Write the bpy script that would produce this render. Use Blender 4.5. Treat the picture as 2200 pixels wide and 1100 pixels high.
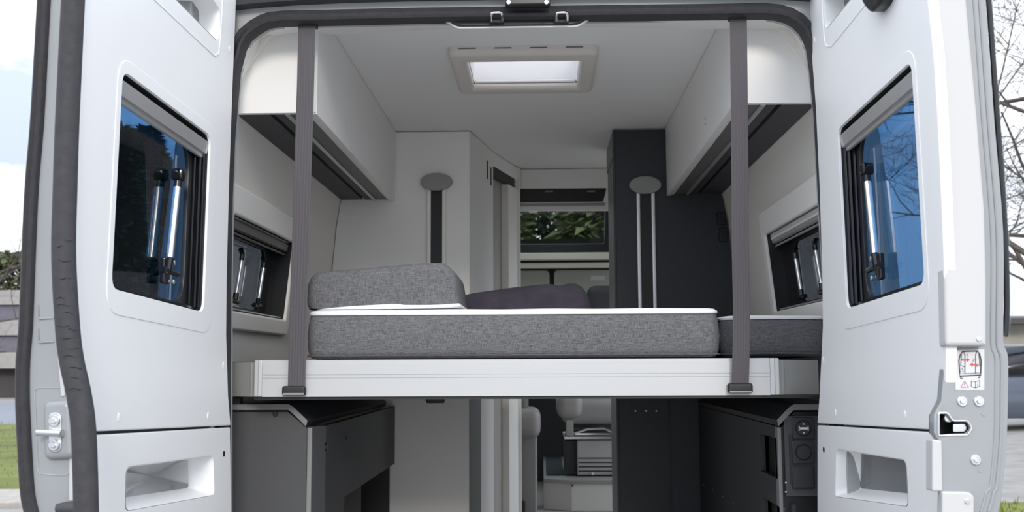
import bpy, bmesh, math, random
from mathutils import Vector, Matrix
from mathutils.geometry import delaunay_2d_cdt
sc = bpy.context.scene
for o in list(bpy.data.objects): bpy.data.objects.remove(o)
COL = sc.collection
random.seed(7)
R = math.radians

# ------------------------------------------------------------------ camera
F = 2250.0                                    # focal length in pixels of the 2200 x 1100 frame
CAM = Vector((.045, -2.74, 1.605))
_n = math.sqrt(65**2 + 235**2 + F*F); _yaw = math.asin(65/_n); _pit = math.acos(F/_n/math.cos(_yaw)); _rol = R(.25)
_r = Vector((math.cos(_yaw), math.sin(_yaw), 0))
FW = Vector((-math.sin(_yaw)*math.cos(_pit), math.cos(_yaw)*math.cos(_pit), math.sin(_pit)))
_u = _r.cross(FW)
RT = _r*math.cos(_rol) - _u*math.sin(_rol); UP = _u*math.cos(_rol) + _r*math.sin(_rol)
cd = bpy.data.cameras.new('camera'); cam = bpy.data.objects.new('camera', cd); COL.objects.link(cam)
M = Matrix((RT, UP, -FW)).transposed().to_4x4(); M.translation = CAM; cam.matrix_world = M
cd.sensor_width = 36; cd.lens = 36*F/2200; cd.clip_start = .05; cd.clip_end = 500
sc.camera = cam
cd.dof.use_dof = True; cd.dof.focus_distance = 2.85; cd.dof.aperture_fstop = 7.1
# ------------------------------------------------------------------ world: bright, thinly clouded sky
w = bpy.data.worlds.new('world'); sc.world = w; w.use_nodes = True
nt = w.node_tree; nt.nodes.clear()
def wn(t, **k):
    n = nt.nodes.new(t)
    for a, b in k.items(): setattr(n, a, b)
    return n
out = wn('ShaderNodeOutputWorld'); bg = wn('ShaderNodeBackground')
tc = wn('ShaderNodeTexCoord'); mp = wn('ShaderNodeMapping'); mp.inputs['Scale'].default_value = (1.6, 1.6, 3.4)
nz = wn('ShaderNodeTexNoise'); nz.inputs['Scale'].default_value = 2.2; nz.inputs['Detail'].default_value = 6; nz.inputs['Roughness'].default_value = .55
cr = wn('ShaderNodeValToRGB')
cr.color_ramp.elements[0].position = .38; cr.color_ramp.elements[0].color = (.43, .49, .62, 1)
cr.color_ramp.elements[1].position = .52; cr.color_ramp.elements[1].color = (.90, .955, 1.03, 1)
nt.links.new(tc.outputs['Generated'], mp.inputs[0]); nt.links.new(mp.outputs[0], nz.inputs[0])
# overcast luminance: brighter towards the zenith than at the horizon (about 1 : 2)
sx = wn('ShaderNodeSeparateXYZ'); gr = wn('ShaderNodeMapRange'); gr.inputs['To Min'].default_value = .70; gr.inputs['To Max'].default_value = 1.35
vm = wn('ShaderNodeVectorMath', operation='SCALE')
nt.links.new(tc.outputs['Generated'], sx.inputs[0]); nt.links.new(sx.outputs['Z'], gr.inputs['Value']); nt.links.new(gr.outputs[0], vm.inputs['Scale'])
nt.links.new(nz.outputs[0], cr.inputs[0]); nt.links.new(cr.outputs[0], vm.inputs[0]); nt.links.new(vm.outputs[0], bg.inputs[0]); nt.links.new(bg.outputs[0], out.inputs[0])
bg.inputs[1].default_value = 1.43
# ------------------------------------------------------------------ sun behind thin cloud, from behind the camera and a little to the right
sl = bpy.data.lights.new('sun', 'SUN'); sl.energy = 1.05; sl.angle = R(14); sl.color = (1, .93, .84)
so = bpy.data.objects.new('sun', sl); COL.objects.link(so)
_az, _el = R(10), R(22)
_sd = Vector((-math.sin(_az)*math.cos(_el), math.cos(_az)*math.cos(_el), -math.sin(_el)))
so.rotation_euler = _sd.to_track_quat('-Z', 'Y').to_euler(); so.location = (3, -9, 8)
sc.view_settings.view_transform = 'Standard'; sc.view_settings.look = 'None'
sc.view_settings.gamma = 1; sc.view_settings.use_curve_mapping = False
sc.view_settings.exposure = 0.63
sc.cycles.max_bounces = 16; sc.cycles.diffuse_bounces = 8; sc.cycles.transparent_max_bounces = 16

# ------------------------------------------------------------------ helpers
def ray(px, py): return FW*F + RT*(px-1100) - UP*(py-550)
def P(px, py, D):                       # point of the plane Y = D - 2.74 that the photograph shows at (px, py)
    d = ray(px, py); return CAM + d*(D/d.y)
def pxz(px, py, D): p = P(px, py, D); return (p.x, p.z)
def lin(a, b, t): return a + (b-a)*t
def interp(tab, z):
    if z <= tab[0][0]: return tab[0][1]
    for (a, x), (b, y) in zip(tab, tab[1:]):
        if z <= b: return lin(x, y, (z-a)/(b-a))
    return tab[-1][1]

MATS = {}
def mat(name, col, rough=.5, metal=0., noise=0., nscale=40., bump=0., bscale=200., spec=.5, stretch=(1,1,1), coat=0., col2=None):
    if name in MATS: return MATS[name]
    m = bpy.data.materials.new(name); m.use_nodes = True; MATS[name] = m
    t = m.node_tree; b = t.nodes['Principled BSDF']
    b.inputs['Base Color'].default_value = (*col, 1); b.inputs['Roughness'].default_value = rough
    b.inputs['Metallic'].default_value = metal; b.inputs['Specular IOR Level'].default_value = spec
    b.inputs['Coat Weight'].default_value = coat
    if noise or bump:
        c = t.nodes.new('ShaderNodeTexCoord'); mp = t.nodes.new('ShaderNodeMapping'); mp.inputs['Scale'].default_value = stretch
        t.links.new(c.outputs['Object'], mp.inputs[0])
    if noise:
        n = t.nodes.new('ShaderNodeTexNoise'); n.inputs['Scale'].default_value = nscale; n.inputs['Detail'].default_value = 5
        t.links.new(mp.outputs[0], n.inputs[0])
        r = t.nodes.new('ShaderNodeValToRGB'); r.color_ramp.elements[0].position = .3; r.color_ramp.elements[1].position = .7
        a = [max(0, x*(1-noise)) for x in col]; d = col2 or [min(1, x*(1+noise)) for x in col]
        r.color_ramp.elements[0].color = (*a, 1); r.color_ramp.elements[1].color = (*d, 1)
        t.links.new(n.outputs[0], r.inputs[0]); t.links.new(r.outputs[0], b.inputs['Base Color'])
    if bump:
        n2 = t.nodes.new('ShaderNodeTexNoise'); n2.inputs['Scale'].default_value = bscale; n2.inputs['Detail'].default_value = 3
        t.links.new(mp.outputs[0], n2.inputs[0])
        bp = t.nodes.new('ShaderNodeBump'); bp.inputs['Strength'].default_value = bump; bp.inputs['Distance'].default_value = .002
        t.links.new(n2.outputs[0], bp.inputs['Height']); t.links.new(bp.outputs[0], b.inputs['Normal'])
    return m
def glass(name, tint, gloss=1.0, rough=0.0):
    m = bpy.data.materials.new(name); m.use_nodes = True; MATS[name] = m
    t = m.node_tree; t.nodes.clear(); o = t.nodes.new('ShaderNodeOutputMaterial')
    tr = t.nodes.new('ShaderNodeBsdfTransparent'); tr.inputs[0].default_value = (*tint, 1)
    g = t.nodes.new('ShaderNodeBsdfGlossy'); g.inputs['Roughness'].default_value = rough; g.inputs[0].default_value = (gloss, gloss, gloss, 1)
    f = t.nodes.new('ShaderNodeFresnel'); gm = t.nodes.new('ShaderNodeNewGeometry'); io = t.nodes.new('ShaderNodeMapRange')
    io.inputs['To Min'].default_value = 1.45; io.inputs['To Max'].default_value = 1/1.45      # same reflectance on both faces of the thin sheet
    t.links.new(gm.outputs['Backfacing'], io.inputs['Value']); t.links.new(io.outputs[0], f.inputs[0]); mx = t.nodes.new('ShaderNodeMixShader')
    t.links.new(f.outputs[0], mx.inputs[0]); t.links.new(tr.outputs[0], mx.inputs[1]); t.links.new(g.outputs[0], mx.inputs[2]); t.links.new(mx.outputs[0], o.inputs[0])
    return m
def weave(name, dark, light, sx, sz):
    m = bpy.data.materials.new(name); m.use_nodes = True; MATS[name] = m
    t = m.node_tree; b = t.nodes['Principled BSDF']; b.inputs['Roughness'].default_value = .95; b.inputs['Specular IOR Level'].default_value = .1
    c = t.nodes.new('ShaderNodeTexCoord')
    fac = []
    for sca in ((sx*.12, sx, sz), (sz, sz, sx*.15)):
        mp = t.nodes.new('ShaderNodeMapping'); mp.inputs['Scale'].default_value = sca; t.links.new(c.outputs['Object'], mp.inputs[0])
        n = t.nodes.new('ShaderNodeTexNoise'); n.inputs['Scale'].default_value = 1; n.inputs['Detail'].default_value = 3; t.links.new(mp.outputs[0], n.inputs[0]); fac.append(n)
    mx = t.nodes.new('ShaderNodeMath'); mx.operation = 'ADD'; t.links.new(fac[0].outputs[0], mx.inputs[0]); t.links.new(fac[1].outputs[0], mx.inputs[1])
    r = t.nodes.new('ShaderNodeValToRGB'); r.color_ramp.elements[0].position = .36; r.color_ramp.elements[1].position = .66
    hv = t.nodes.new('ShaderNodeMath'); hv.operation = 'MULTIPLY'; hv.inputs[1].default_value = .5; t.links.new(mx.outputs[0], hv.inputs[0])
    r.color_ramp.elements[0].color = (*dark, 1); r.color_ramp.elements[1].color = (*light, 1)
    t.links.new(hv.outputs[0], r.inputs[0]); t.links.new(r.outputs[0], b.inputs['Base Color'])
    bp = t.nodes.new('ShaderNodeBump'); bp.inputs['Strength'].default_value = .4; bp.inputs['Distance'].default_value = .001
    t.links.new(mx.outputs[0], bp.inputs['Height']); t.links.new(bp.outputs[0], b.inputs['Normal'])
    return m

class MB:
    def __init__(s): s.v = []; s.f = []
    def add(s, vs, fs):
        k = len(s.v); s.v += [Vector(p) for p in vs]; s.f += [[i+k for i in f] for f in fs]; return s
    def box(s, x0, x1, y0, y1, z0, z1, bev=0., seg=2):
        b = bmesh.new(); bmesh.ops.create_cube(b, size=1)
        for v in b.verts: v.co = Vector((lin(x0, x1, v.co.x+.5), lin(y0, y1, v.co.y+.5), lin(z0, z1, v.co.z+.5)))
        if bev: bmesh.ops.bevel(b, geom=b.edges[:], offset=bev, segments=seg, profile=.5, affect='EDGES')
        return s.bm(b)
    def bm(s, b, fn=None):
        b.verts.index_update(); s.add([fn(v.co) if fn else v.co.copy() for v in b.verts], [[v.index for v in f.verts] for f in b.faces]); b.free(); return s
    def rbox(s, size, bev, seg, M4):                       # rounded box under a matrix
        b = bmesh.new(); bmesh.ops.create_cube(b, size=1)
        for v in b.verts: v.co = Vector((v.co.x*size[0], v.co.y*size[1], v.co.z*size[2]))
        if bev: bmesh.ops.bevel(b, geom=b.edges[:], offset=bev, segments=seg, profile=.5, affect='EDGES')
        return s.bm(b, lambda c: M4 @ c)
    def tube(s, pts, r, n=8, cap=True):
        pts = [Vector(p) for p in pts]; rs = r if isinstance(r, (list, tuple)) else [r]*len(pts)
        d = (pts[1]-pts[0]).normalized(); a = d.orthogonal().normalized(); rings = []
        for i, p in enumerate(pts):
            d2 = (pts[min(i+1, len(pts)-1)] - pts[max(i-1, 0)]).normalized()
            a = (a - d2*a.dot(d2)).normalized(); b = d2.cross(a)
            rings.append([p + (a*math.cos(2*math.pi*k/n) + b*math.sin(2*math.pi*k/n))*rs[i] for k in range(n)])
        return s.rings(rings, cap)
    def rings(s, rings, cap=True, closed=True, loop=False):
        n = len(rings[0]); vs = [p for r in rings for p in r]; fs = []
        m = len(rings)
        for i in range(m if loop else m-1):
            for k in range(n if closed else n-1):
                fs.append([i*n+k, i*n+(k+1) % n, ((i+1) % m)*n+(k+1) % n, ((i+1) % m)*n+k])
        if cap and not loop: fs += [list(range(n))[::-1], [(m-1)*n+k for k in range(n)]]
        return s.add(vs, fs)
    def disc(s, c, ax, r, h, n=20, r2=None):               # cylinder or cone along ax
        c = Vector(c); ax = Vector(ax).normalized(); a = ax.orthogonal().normalized(); b = ax.cross(a); r2 = r if r2 is None else r2
        bv = min(r2*.18, h*.3)
        ring = lambda rr, hh: [c + ax*hh + (a*math.cos(2*math.pi*k/n)+b*math.sin(2*math.pi*k/n))*rr for k in range(n)]
        return s.rings([ring(r, 0), ring(lin(r, r2, .7), h-bv), ring(r2-bv, h)])
    def plate(s, outline, holes, t, bev, to, segs=2):      # outline in a plane (x, y), thickness from z=0 (face) to z=t (back); to(x, y, z) -> world
        loops = [ccw(outline)] + [ccw(h)[::-1] for h in holes]
        lv = [(bev*(1-math.sin(math.pi/2*k/segs)), bev*(1-math.cos(math.pi/2*k/segs))) for k in range(segs+1)] if bev else [(0, 0)]
        face = [offset(l, lv[0][0]) for l in loops]
        vv, tris = fill(face); s.add([to(p[0], p[1], lv[0][1]) for p in vv], tris)
        for l in loops:
            rr = [[to(p[0], p[1], z) for p in offset(l, i)] for i, z in lv] + [[to(p[0], p[1], t) for p in l]]
            s.rings(rr, cap=False)
        vv, tris = fill(loops); s.add([to(p[0], p[1], t) for p in vv], tris)
        return s
    def sweep(s, path, prof, to, closed=False):            # profile (n, d): n along the left normal of the planar path, d out of plane
        n = len(path); rings = []
        for i in range(n):
            a = Vector(path[(i-1) % n] if closed or i else path[0]); b = Vector(path[(i+1) % n] if closed or i < n-1 else path[-1])
            d = (b-a).normalized(); nn = Vector((-d.y, d.x))
            rings.append([to(path[i][0]+nn.x*q[0], path[i][1]+nn.y*q[0], q[1]) for q in prof])
        return s.rings(rings, loop=closed)
def fill(loops):                                           # triangles inside the first loop and outside the others
    vs = []; es = []
    for l in loops:
        k = len(vs); n = len(l); es += [(k+i, k+(i+1) % n) for i in range(n)]; vs += [Vector((p[0], p[1])) for p in l]
    r = delaunay_2d_cdt(vs, es, [], 0, 1e-7); out_ = []
    for f in r[2]:
        c = sum((r[0][i] for i in f), Vector((0, 0)))/len(f); ins = False
        for l in loops:
            for p, q in zip(l, l[1:]+l[:1]):
                if (p[1] > c.y) != (q[1] > c.y) and c.x < (q[0]-p[0])*(c.y-p[1])/(q[1]-p[1])+p[0]: ins = not ins
        if ins: out_.append(list(f))
    return r[0], out_
def ccw(l):
    A = sum(a[0]*b[1]-b[0]*a[1] for a, b in zip(l, l[1:]+l[:1])); return list(l) if A > 0 else list(l)[::-1]
def offset(l, d):                                          # to the left of travel (inward for ccw)
    if not d: return list(l)
    o = []; n = len(l)
    for i in range(n):
        p0, p, p1 = Vector(l[i-1]), Vector(l[i]), Vector(l[(i+1) % n])
        e0 = p-p0; e1 = p1-p
        e0 = e0.normalized() if e0.length > 1e-9 else e1.normalized(); e1 = e1.normalized() if e1.length > 1e-9 else e0
        n0 = Vector((-e0.y, e0.x)); n1 = Vector((-e1.y, e1.x)); m = n0+n1
        if m.length < 1e-6: m = n0
        m.normalize(); k = max(.4, m.dot(n0)); q = p + m*(d/k); o.append((q.x, q.y))
    return o
def rnd(l, r, n=5):                                        # round the corners of a polygon
    o = []; L = len(l)
    for i in range(L):
        p0, p, p1 = Vector(l[i-1][:2]), Vector(l[i][:2]), Vector(l[(i+1) % L][:2]); rr = l[i][2] if len(l[i]) > 2 else r
        d0 = (p0-p); d1 = (p1-p); rr = min(rr, d0.length*.49, d1.length*.49)
        if rr <= 1e-6: o.append((p.x, p.y)); continue
        a = p + d0.normalized()*rr; b = p + d1.normalized()*rr
        for k in range(n+1):
            t = k/n; q = a*(1-t)**2 + p*2*t*(1-t) + b*t*t; o.append((q.x, q.y))
    return o
def smooth_path(pts, n=6):                                 # catmull-rom through points of any dimension
    o = []; L = len(pts)
    for i in range(L-1):
        p0, p1, p2, p3 = [Vector(pts[max(0, min(L-1, j))]) for j in (i-1, i, i+1, i+2)]
        for k in range(n):
            t = k/n; o.append(tuple(.5*((2*p1)+(p2-p0)*t+(2*p0-5*p1+4*p2-p3)*t*t+(3*p1-p0-3*p2+p3)*t**3)))
    o.append(tuple(pts[-1])); return o
def wloc(o):
    v = Vector((0, 0, 0))
    while o is not None: v += o.location; o = o.parent
    return v
def obj(name, mb, m, parent=None, smooth=40, recalc=True):
    me = bpy.data.meshes.new(name)
    if parent is not None: off = wloc(parent)
    else:
        xs = [p.x for p in mb.v]; ys = [p.y for p in mb.v]; off = Vector(((min(xs)+max(xs))/2, (min(ys)+max(ys))/2, min(p.z for p in mb.v)))
    loc = off
    if parent is not None:                                 # keep the part's own origin at its centre
        n = len(mb.v); c = sum(mb.v, Vector())/n; loc = c - off; off = c
    me.from_pydata([p-off for p in mb.v], [], mb.f)
    b = bmesh.new(); b.from_mesh(me)
    bmesh.ops.remove_doubles(b, verts=b.verts[:], dist=1e-6)
    if recalc: bmesh.ops.recalc_face_normals(b, faces=b.faces[:])
    if smooth:
        for f in b.faces: f.smooth = True
        a = R(smooth)
        for e in b.edges: e.smooth = len(e.link_faces) == 2 and e.calc_face_angle(0) < a
    b.to_mesh(me); b.free()
    me.materials.append(MATS[m] if isinstance(m, str) else m)
    o = bpy.data.objects.new(name, me); COL.objects.link(o); o.location = loc
    if parent is not None: o.parent = parent
    if smooth and smooth < 55: wnm = o.modifiers.new('weighted_normals', 'WEIGHTED_NORMAL'); wnm.keep_sharp = True
    return o
def tag(o, label=None, cat=None, group=None, kind=None):
    if label: o['label'] = label
    if cat: o['category'] = cat
    if group: o['group'] = group
    if kind: o['kind'] = kind
    return o
def thing(name, loc, label, cat, group=None, kind=None):
    o = bpy.data.objects.new(name, None); COL.objects.link(o); o.location = loc; o.empty_display_size = .05
    return tag(o, label, cat, group, kind)

# ------------------------------------------------------------------ materials
mat('door_white', (.83, .83, .83), .42, bump=.08, bscale=900)
mat('trim_white_dimmed', (.50, .497, .495), .5, bump=.08, bscale=900)  # door white darkened so the brightly lit edge trim does not blow out
mat('van_paint', (.27, .283, .295), .38, coat=.4)
mat('van_grey', (.36, .375, .375), .4)
mat('rubber', (.05, .05, .054), .62, bump=.25, bscale=300)
mat('rubber_soft', (.036, .035, .039), .75, bump=.35, bscale=160, noise=.15, nscale=60)
mat('lining', (.83, .82, .80), .8, bump=.15, bscale=500)
mat('wall_felt', (.80, .78, .73), .9, bump=.2, bscale=600)
mat('ceiling_felt', (.83, .83, .82), .9, bump=.15, bscale=600)
mat('cab_white', (.81, .80, .785), .45)
mat('surround', (.86, .845, .81), .6)
mat('wash_panel', (.86, .85, .83), .6)
mat('wash_door', (.42, .40, .37), .6, noise=.08, nscale=30, stretch=(1, 1, .05))
mat('dark_board', (.03, .032, .04), .5, noise=.15, nscale=200)
mat('under_dark', (.05, .05, .058), .6)
mat('under_brown', (.14, .135, .135), .5)
mat('alu', (.62, .62, .62), .35, metal=.7)
mat('alu_white', (.50, .505, .51), .32, metal=.1)
mat('end_grey', (.30, .30, .29), .5)
mat('chrome', (.85, .85, .86), .16, metal=1)
mat('steel', (.62, .63, .64), .3, metal=.9)
mat('strap', (.09, .083, .091), .85, bump=.5, bscale=700)
mat('black', (.008, .008, .009), .45)
mat('black_gloss', (.006, .006, .008), .15)
mat('black_frame', (.012, .013, .015), .35)
mat('cap_grey', (.30, .30, .285), .6)
mat('unit_grey', (.06, .061, .066), .55, noise=.1, nscale=300)
mat('unit_edge', (.20, .20, .20), .5)
mat('unit_side', (.035, .037, .042), .5, noise=.12, nscale=300)
mat('socket', (.03, .03, .032), .4)
mat('icon', (.7, .7, .7), .5)
mat('quilt', (.76, .76, .77), .9, bump=.6, bscale=60)
mat('pillow_dark', (.036, .030, .044), .95, noise=.25, nscale=18, bump=.6, bscale=90)
mat('seat_leather', (.30, .29, .285), .5, bump=.2, bscale=90)
mat('seat_box', (.42, .41, .40), .5)
mat('carpet', (.035, .045, .05), .95, bump=.5, bscale=300)
mat('step_cream', (.62, .60, .57), .6)
mat('header_cream', (.70, .65, .58), .6)
mat('visor', (.42, .42, .37), .8)
mat('cab_dark', (.03, .03, .032), .7)
mat('red', (.55, .06, .05), .5)
mat('ink', (.02, .02, .025), .5)
mat('sticker', (.60, .60, .61), .4)
mat('asphalt', (.25, .238, .222), .9, noise=.18, nscale=3.0, bump=.4, bscale=60)
mat('road', (.19, .20, .23), .9, noise=.1, nscale=2)
mat('grass', (.13, .15, .03), .95, noise=.35, nscale=.8, bump=.5, bscale=40)
mat('blade', (.14, .17, .035), .8)
mat('kerb', (.33, .30, .27), .9, noise=.15, nscale=12)
mat('bark', (.085, .07, .06), .9, noise=.2, nscale=20)
mat('needle', (.035, .055, .022), .9, noise=.5, nscale=.7)
mat('needle_soft', (.10, .12, .045), .9, noise=.45, nscale=.7)
mat('concrete', (.30, .285, .27), .9, noise=.1, nscale=3)
mat('band_dark', (.14, .13, .16), .8, noise=.1, nscale=3)
mat('house_wall', (.34, .33, .29), .9, noise=.1, nscale=4)
mat('roof_dark', (.06, .055, .055), .8)
mat('car_paint', (.07, .085, .115), .25, metal=.4, coat=1)
mat('tyre', (.012, .012, .012), .8)
mat('vent_frame', (.68, .64, .60), .6)
mat('vent_white', (.86, .86, .86), .6)
weave('fabric_grey', (.064, .064, .067), (.215, .215, .224), 420, 900)
weave('fabric_side', (.055, .055, .06), (.15, .15, .16), 420, 900)  # grey mattress weave darkened for the door's shade on the side piece
glass('glass_tint', (.26, .41, .57)); glass('glass_dark', (.22, .23, .24), .9); glass('glass_clear', (.75, .8, .78))
m = bpy.data.materials.new('dome'); m.use_nodes = True; MATS['dome'] = m
t = m.node_tree; t.nodes.clear(); o_ = t.nodes.new('ShaderNodeOutputMaterial'); a_ = t.nodes.new('ShaderNodeBsdfTranslucent'); b_ = t.nodes.new('ShaderNodeBsdfTransparent')
a_.inputs[0].default_value = (.66, .64, .66, 1); b_.inputs[0].default_value = (.62, .61, .62, 1); x_ = t.nodes.new('ShaderNodeMixShader'); x_.inputs[0].default_value = .55
t.links.new(b_.outputs[0], x_.inputs[1]); t.links.new(a_.outputs[0], x_.inputs[2]); t.links.new(x_.outputs[0], o_.inputs[0])

# ================================================================== THE VAN'S SHELL
FLOOR = .84; CEIL = 2.615
WALL = [(.5, .885), (1.6, .885), (1.77, .88), (2.04, .852), (2.2, .838), (2.3, .822), (2.42, .79), (2.52, .72), (2.58, .625), (2.62, .618)]
def wx(z): return interp(WALL, z)
prof = [(wx(z), z) for z in [FLOOR-.04, 1.2, 1.5, 1.6, 1.7, 1.77, 1.9, 2.04, 2.12, 2.2, 2.3, 2.36, 2.42, 2.47, 2.52, 2.55, 2.58, 2.62]]
TH = .03
def side_wall(sgn, side):
    # lining sheet from the rear pillar to the cab, with a cut-out for the bed window and for the cab side window
    mb = MB()
    ys = [.10, .16, .95, 1.69, 2.2, 2.9, 3.5, 4.3]
    for (ya, yb) in zip(ys, ys[1:]):
        for (xa, za), (xb, zb) in zip(prof, prof[1:]):
            if (ya, yb) == (2.9, 3.5) and 1.45 < (za+zb)/2 < 2.0: continue
            if sgn > 0 and (ya, yb) in ((2.2, 2.9), (2.9, 3.5)) and (za+zb)/2 < 2.3: continue     # sliding door added as open, out of view, to let daylight into the aisle
            if (ya, yb) == (.16, .95) and 1.76 < (za+zb)/2 < 2.05: continue
            q = [(sgn*xa, ya, za), (sgn*xa, yb, za), (sgn*xb, yb, zb), (sgn*xb, ya, zb)]
            q2 = [(p[0]+sgn*TH, p[1], p[2]+(TH if p[2] > 2.45 else 0)) for p in q]
            mb.add(q+q2, [[0, 1, 2, 3], [7, 6, 5, 4], [0, 4, 5, 1], [3, 2, 6, 7], [0, 3, 7, 4], [1, 5, 6, 2]])
    o = obj('wall_'+side, mb, 'wall_felt', smooth=30, recalc=False)
    return tag(o, 'curved beige felt-lined van side wall on the %s of the bed' % side, 'wall', kind='structure')
side_wall(-1, 'left'); side_wall(1, 'right')
# ceiling with the roof-vent hole
VX0, VX1 = P(1010, 130, 3.4).x, P(1243, 130, 3.4).x
vc = (P(962, 100, 3.30).x + P(1288, 100, 3.30).x)/2
VENT = (vc-.195, vc+.195, .58, .93)          # hole x0, x1, y0, y1
mb = MB(); mb.plate([(-.616, .105), (.616, .105), (.616, 3.46), (-.616, 3.46)], [[(VENT[0], VENT[2]), (VENT[1], VENT[2]), (VENT[1], VENT[3]), (VENT[0], VENT[3])], [(-.40, 2.78), (.40, 2.78), (.40, 3.36), (-.40, 3.36)]], .04, 0, lambda x, y, z: Vector((x, y, CEIL+z)))
tag(obj('ceiling', mb, 'ceiling_felt'), 'pale grey felt ceiling of the van around the roof vent', 'ceiling', kind='structure')
mb = MB().box(-.92, .92, .02, 4.3, FLOOR-.06, FLOOR); mat('vinyl', (.46, .43, .39), .5, noise=.12, nscale=8); tag(obj('floor', mb, 'vinyl'), 'grey-beige vinyl floor of the van under the raised bed', 'floor', kind='structure')
# front end of the cab
mb = MB(); mb.plate([(-.92, FLOOR-.06), (.92, FLOOR-.06), (.92, 2.32), (-.92, 2.32)], [rnd([(-.78, 1.42), (.78, 1.42), (.74, 2.0), (-.74, 2.0)], .06)], .06, .004, lambda x, y, z: Vector((x, 4.3+z, y))); tag(obj('wall_front', mb, 'cab_dark'), 'dark front of the driving cab seen past the aisle', 'wall', kind='structure')

# rear opening: traced once, gasket, painted body flange, lining
opx = [(488, 1480), (486, 1100), (486, 800), (487, 600), (490, 420), (495, 300), (500, 240), (508, 150), (521, 100), (532, 80), (550, 65), (567, 55), (582, 50), (611, 47.5), (680, 46), (900, 41),
       (1120, 38), (1350, 35), (1600, 32), (1645, 32), (1671, 34), (1693, 40), (1710, 50), (1725, 65), (1733, 80), (1741, 100), (1748, 150), (1757, 240), (1766, 400), (1778, 600), (1790, 800), (1790, 1100), (1788, 1480)]
OPEN = [pxz(x, y, 2.74) for x, y in opx]
body = thing('rear_body_frame', (0, 0, .5), 'painted silver rear body frame of the van around the open doorway', 'door frame', kind='structure')
XZ = lambda y0: (lambda x, y, z: Vector((x, y0+z, y)))
ring_in = offset(OPEN, .030)                 # left of travel = outward here
ring_o = [(sg*interp([(.50, .985), (1.0, 1.0), (1.5, .995), (1.9, .975), (2.2, .945), (2.45, .905), (2.6, .84), (2.70, .70)], z)-sg*.014, z) for sg, zz in ((-1, (OPEN[0][1], 1.5, 1.9, 2.2, 2.45, 2.6, 2.70)), (1, (2.70, 2.6, 2.45, 2.2, 1.9, 1.5, OPEN[-1][1]))) for z in zz]
mb = MB(); mb.plate(OPEN + ring_o[::-1], [], .06, .006, XZ(-.005)); obj('flange', mb, 'van_grey', body)
gas = MB(); gas.sweep(OPEN, [(-.004, -.004), (-.004, .03), (.026, .03), (.030, -.006), (.024, -.016), (.017, -.012), (.012, -.014), (.005, -.022), (-.001, -.018)], XZ(0))
obj('gasket', gas, 'rubber_soft', body)
top = [p for p in OPEN if p[1] > 2.35]
strip = [(lin(-.80, .80, k/16), 2.585-.02*(lin(-1, 1, k/16)**4)) for k in range(17)]
mb = MB(); mb.sweep(strip, [(0, -.045), (0, .0), (.03, .0), (.03, -.045), (.015, -.055)], XZ(0)); obj('weather_strip', mb, 'rubber', body)
# inner pillar and header lining, lofted from the opening back to the walls and ceiling
inn = []
for (x, z) in OPEN:
    if z > 2.44: t_ = max(-1, min(1, x/.72)); inn.append(Vector((x*.92, .34, CEIL+.003)) if abs(x) < .55 else Vector((math.copysign(wx(2.50), x), .119, 2.53)))
    else: inn.append(Vector((math.copysign(wx(z)+.004, x), .119 if z > 2.3 else .14, z)))
outl = [Vector((x, .026, z)) for x, z in OPEN]
outb = [Vector((p.x*1.02, p.y, p.z+.03)) for p in inn]
mb = MB(); mb.rings([outl, inn], cap=False, closed=False); obj('rear_lining', mb, 'lining', body, recalc=False)

# ------------------------------------------------------------------ latch cover, strikers and bracket in the header
hd = thing('latch_header', (0, 0, 2.49), 'black recessed latch cover in the middle of the header above the doorway', 'latch cover')
o1 = rnd([pxz(x, y, 2.755)+(r_,) for x, y, r_ in [(958, 34, 0), (968, 47, .01), (985, 57, .015), (1238, 53.5, .015), (1256, 43, .01), (1266, 30, 0)]], .01)
mb = MB(); mb.plate(o1, [], .02, .003, XZ(.012)); obj('cover', mb, 'black_frame', hd)
lip = smooth_path([pxz(x, y, 2.765) for x, y in [(950, 46), (964, 49), (982, 59), (1010, 60), (1120, 58.5), (1225, 57), (1245, 54), (1262, 44), (1274, 40)]], 4)
mb = MB(); mb.tube([Vector((x, .022, z)) for x, z in lip], .0035, 6); obj('lip', mb, 'cab_white', hd)
for cx, tx in ((1067, 'left'), (1207, 'right')):
    st = thing('door_striker', P(cx, 42, 2.73), 'chrome loop striker at the %s end of the black latch cover' % tx, 'striker', 'door strikers in the header')
    pts = [P(cx-12, 44, 2.735), P(cx-12, 33, 2.715), P(cx-10, 28.5, 2.71), P(cx-6, 27, 2.708), P(cx+6, 26.6, 2.708), P(cx+10, 28, 2.71), P(cx+12, 33, 2.715), P(cx+12, 43, 2.735)]
    obj('loop', MB().tube(pts, .0042, 8), 'chrome', st)
    a = P(cx, 43, 2.737); obj('base', MB().box(a.x-.019, a.x+.019, a.y-.002, a.y+.012, a.z-.006, a.z+.006, .002), 'black_frame', st)
br = thing('header_bracket', P(1133, 12, 2.66), 'black metal bracket with two bolts at the very top of the doorway', 'bracket')
a, b = P(1086, 11, 2.68), P(1182, -14, 2.68)
obj('plate', MB().box(a.x, b.x, a.y-.006, a.y+.03, a.z, b.z, .003), 'black_frame', br)
for x in (1093, 1174):
    p = P(x, 6, 2.675); obj('bolt', MB().disc(p, (0, -1, 0), .006, .006, 12), 'steel', br)

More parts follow.
